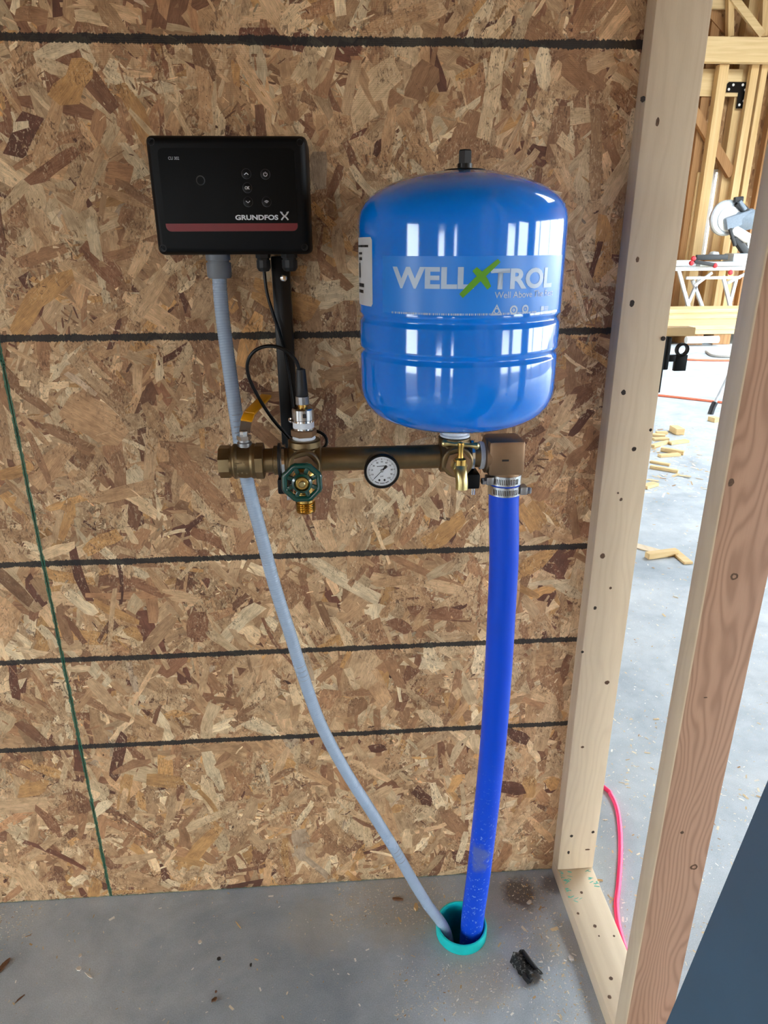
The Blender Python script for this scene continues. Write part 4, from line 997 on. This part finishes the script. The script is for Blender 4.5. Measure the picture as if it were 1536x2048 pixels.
offcut((1288, 977), (1311, 970), .05, .02, 'short pale offcut lying alone against the stud edge')
offcut((1293, 1117), (1353, 1109), .035, .03, 'orange-tan wood stick lying beside the pointed offcut')
offcut((1347, 1104), (1377, 1129), .045, .012, 'flat orange-tan pointed offcut on the hall floor')
offcut((1270, 1092), (1328, 1108), .06, .006, 'flat pale strip behind the orange-tan wood stick', 'pine_pale_flat')
offcut((1420, 841), (1434, 845), .06, .04, 'pale wood block beside the black tripod foot')

# ---- pink cord beside the partition
pk = [fl(q[0], q[1], .0065) for q in ((1180, 1566), (1207, 1574), (1222, 1590), (1234, 1618), (1240, 1660), (1241, 1710), (1237, 1770), (1233, 1815))]
pk = [Vector((.13, .42, .0065))] + pk[1:] + [Vector((.1000, -.20, .0065)), Vector((.0965, -.34, .0065)), Vector((.0965, -.7, .0065)), Vector((.10, -1.1, .0065))]
tag(MB().tube(spline(pk, .008), .0062, 14).build('pink_cord', 'pink_cord', base=False), 'bright pink cord lying on the floor beside the bottom plate', 'cord')

# ---- dark slate panel leaning on the partition studs
YE = -.70; A = at(1536, 1560, YE); Bq = at(1332, 2048, YE); sl = (A.x-Bq.x)/(A.z-Bq.z); xb0 = Bq.x-sl*Bq.z; th = .012
ztop = (-.0155-xb0)/sl; mb = MB()
mb.prism([(xb0, .0), (xb0+th, .0), (xb0+th+sl*ztop, ztop), (xb0+sl*ztop, ztop)], 0, 1, lambda u, v, w: Vector((u, YE-.75*w, v+.0005)))
tag(mb.build('slate_panel', 'slate_panel', smooth=0), 'smooth dark slate-blue panel leaning in the lower right corner', 'panel')

# ---- black latch on the hidden side of the corner stud
la = thing('stud_latch', 'black metal latch with a tan wood block on the hidden side of the stud', 'latch', (.0885, -.02, 1.19))
MB().box((.0886, -.030, 1.195), (.0945, -.010, 1.296), .001).build('back_plate', 'box_black', la)
MB().box((.0945, -.028, 1.236), (.1045, -.012, 1.294), .002).build('catch', 'box_black', la)
MB().box((.1045, -.024, 1.250), (.1180, -.016, 1.262), .001).build('arm', 'box_black', la)
mb = MB(); pc = (.1290, 1.2630); mb.lathe([(.0080, -.004), (.0118, -.004), (.0118, .004), (.0080, .004)], (pc[0], -.02, pc[1]+.008), (0, 1, 0), 24, cap=False, closed=True); mb.box((.1175, -.024, 1.233), (.1400, -.016, 1.262), .001); mb.build('loop', 'box_black', la)
MB().box((.0886, -.034, 1.2965), (.1420, -.004, 1.3110), .001).build('wood_block', 'pine_yellow_long', la, smooth=0)
p = at(1326, 677, -.0386); MB().lathe([(.0040, -.002), (.0040, .002), (0, .003)], (min(p.x, .085), -.0386, p.z), (0, -1, 0), 12).build('screw', 'nail_hole', la)

# ---- cords on the far floor
for nm, mt, r, lab, qs in (('extension_cord', 'orange_cord', .012, 'orange cord crossing the hall floor above the offcut heap', ((1240, 785), (1310, 790), (1350, 794), (1420, 802), (1500, 812))),
                           ('extension_cord', 'orange_cord', .014, 'pinkish cord crossing the far hall floor below the lumber stack', ((1260, 716), (1330, 717), (1400, 720), (1470, 721), (1560, 722))),
                           ('air_hose', 'grey_cord', .018, 'grey hose curling on the far floor in front of the lumber stack', ((1412, 703), (1425, 711), (1450, 713), (1500, 712), (1560, 708)))):
    tag(MB().tube(spline([fl(*q, r) for q in qs], .05), r, 8).build(nm, mt, base=False), lab, 'cord')

# ---- tripod whose foot shows left of the red stud
ft = fl(1421, 828); hd = at(1548, 566, ft.y+.12)
tp = thing('tripod', 'grey tripod leg with black foot standing on the hall floor behind the stud', 'tripod', (hd.x, hd.y, 0))
off = Vector((ft.x-hd.x, ft.y-hd.y, 0))
for k in range(3):
    o_ = Matrix.Rotation(2*pi*k/3, 3, 'Z') @ off; f_ = Vector((hd.x, hd.y, 0))+o_; f_.z = .03
    lg = MB().tube([f_+(hd-f_)*.04, hd], .014, 10).build('leg', 'aluminium', tp)
    MB().tube([f_+Vector((0, 0, -.028)), f_+(hd-f_)*.03, f_+(hd-f_)*.07], .026, 10).build('foot', 'rubber_black', lg)
MB().lathe([(.05, -.03), (.06, .0), (.06, .05), (.03, .07)], hd, (0, 0, 1), 20).build('head', 'saw_black', tp)

# ---- lumber stack
pb = fl(1400, 690); YL = pb.y; GL = 'boards stacked on the hall floor in front of the saw'
zlo = at(1400, 669, YL).z; zt = at(1400, 651, YL).z; th_ = (zt-zlo)/2; wd_ = .31; rows = 6; nlay = (2, 2, 2, 3, 4, 4); ybk = YL+wd_*rows
xl0, xl1 = at(1290, 660, YL).x-.6, at(1452, 690, YL).x+1.6
for xx, wh in ((xl0+.4, 'left end'), ((xl0+xl1)/2-.35, 'middle'), (at(1446, 672, YL).x, 'right end')):
    tag(MB().box((xx-.14, YL+.02, 0), (xx+.14, ybk-.05, zlo-.001), .006).build('timber_block', 'timber_brown', smooth=0), 'brown timber block carrying the lumber stack, ' + wh, 'timber')
for j in range(rows):
    for k in range(nlay[j]):
        y0 = YL+j*wd_; dx = random.uniform(-.08, .08); zz = zlo+k*th_
        lab = 'pale pine board in the lumber stack, %s, %s' % (('lowest layer', 'second layer', 'third layer', 'fourth layer')[k], ('nearest row', 'second row', 'third row', 'fourth row', 'fifth row', 'back row')[j])
        tag(MB().box((xl0+dx, y0+.005, zz), (xl1+dx, y0+wd_-.005, zz+th_-.0005), .008).build('lumber_board', 'pine_yellow_long', smooth=0), lab, 'board', GL)
tag(MB().tube([at(1372, 680, YL-.10), at(1436, 679, YL-.10)], .055, 14).build('paper_roll', 'white_paint', base=False), 'white roll lying against the lumber stack', 'roll')

# ---- saw stand and miter saw
YS = ybk+.20
P = lambda x, y, dy=0: at(x, y, YS+dy)
st = thing('saw_stand', 'pale metal folding saw stand behind the lumber stack', 'stand', (P(1410, 540).x, YS, 0))
def ground(a, b): a, b = Vector(a), Vector(b); return b+(b-a)*(b.z/(a.z-b.z))
for a, b, dy in (((1357, 540), (1376, 610), 0), ((1385, 560), (1404, 612), .5), ((1400, 552), (1374, 612), .5), ((1446, 552), (1460, 612), 0), ((1474, 552), (1458, 612), .5)):
    A_, B_ = P(*a, dy), P(*b, dy); MB().bar(A_, ground(A_, B_), .06, .05, (0, 1, 0), .005).build('leg', 'aluminium', st)
ra, rb = P(1345, 538), P(1530, 536)
MB().bar(ra, rb, .06, .07, (0, 0, 1), .008).build('rail', 'aluminium', st); MB().bar(ra+Vector((0, .5, 0)), rb+Vector((0, .5, 0)), .06, .07, (0, 0, 1), .008).build('rail', 'aluminium', st)
MB().bar(P(1372, 556), P(1480, 555), .05, .05, (0, 0, 1), .005).build('cross_bar', 'aluminium', st)
MB().bar(P(1424, 545), P(1388, 572), .04, .05, (0, 0, 1), .005).build('brace', 'aluminium', st); MB().bar(P(1490, 548), P(1455, 566), .04, .05, (0, 0, 1), .005).build('brace', 'aluminium', st)
MB().bar(P(1340, 526, .2), P(1382, 526, .2), .40, .10, (0, 0, 1), .01).build('work_support', 'aluminium', st)
sw = thing('miter_saw', 'grey and white miter saw standing on the folding saw stand', 'miter saw', (P(1470, 530).x, YS, P(1470, 534).z))
zb = P(1470, 533).z
MB().bar(P(1388, 528, .1), P(1480, 527, .1), .45, .08, (0, 0, 1), .02).build('base', 'saw_steel', sw)
MB().bar(P(1392, 515, .0), P(1455, 514, .0), .06, .09, (0, 0, 1), .01).build('fence', 'saw_black', sw)
MB().bar(P(1388, 523, -.15), P(1430, 530, -.15), .06, .06, (0, 0, 1), .01).build('miter_handle', 'saw_black', sw)
for q in ((1387, 517), (1383, 526), (1430, 531), (1461, 545)): p = P(*q, -.16); MB().lathe([(.0, -.045), (.035, -.03), (.045, 0), (.035, .03), (0, .045)], p, (0, -1, 0), 12).build('knob', 'saw_red', sw)
MB().bar(P(1456, 516, .1), P(1500, 516, .1), .35, .16, (0, 0, 1), .03).build('turntable', 'saw_steel', sw)
gc = P(1452, 436); gr = .29
MB().lathe([(0, -.05), (gr*.92, -.05), (gr, -.03), (gr, .03), (gr*.92, .05), (0, .06)], gc, (0, -1, 0), 40).build('blade_guard', 'saw_steel', sw)
MB().lathe([(0, 0), (gr*.70, 0), (gr*.70, .004), (0, .004)], gc+Vector((.03, -.065, -.02)), (0, -1, 0), 40).build('blade', 'white_paint', sw)
MB().bar(P(1450, 449, -.12), P(1505, 430, -.12), .12, .20, (0, 0, 1), .03).build('arm', 'saw_blue', sw)
MB().lathe([(.15, -.18), (.17, -.14), (.17, .10), (.12, .16), (0, .17)], P(1492, 440, -.05), (.9, -.3, .2), 20).build('motor', 'saw_blue', sw)
MB().bar(P(1472, 405, -.05), P(1492, 425, -.05), .12, .16, (0, 1, 0), .03).bar(P(1468, 400, -.1), P(1486, 398, -.1), .08, .09, (0, 0, 1), .02).build('handle', 'saw_black', sw)
MB().bar(P(1478, 402, -.12), P(1490, 420, -.12), .06, .10, (0, 1, 0), .02).build('handle_grip', 'saw_blue', sw)
MB().bar(P(1464, 458, -.12), P(1498, 478, -.12), .10, .16, (0, 0, 1), .03).build('pivot', 'white_paint', sw)
MB().bar(P(1458, 452, -.15), P(1470, 492, -.15), .05, .05, (0, 1, 0), .01).bar(P(1468, 472, -.1), P(1496, 512, .05), .12, .12, (0, 1, 0), .02).build('linkage', 'saw_black', sw)
MB().bar(P(1496, 470, .1), P(1500, 528, .1), .16, .20, (0, 1, 0), .02).build('column', 'saw_steel', sw)
MB().lathe([(0, .05), (.07, .035), (.09, 0), (.09, -.05)], P(1428, 508, .1), (0, 0, 1), 16).build('dust_cap', 'saw_steel', sw)
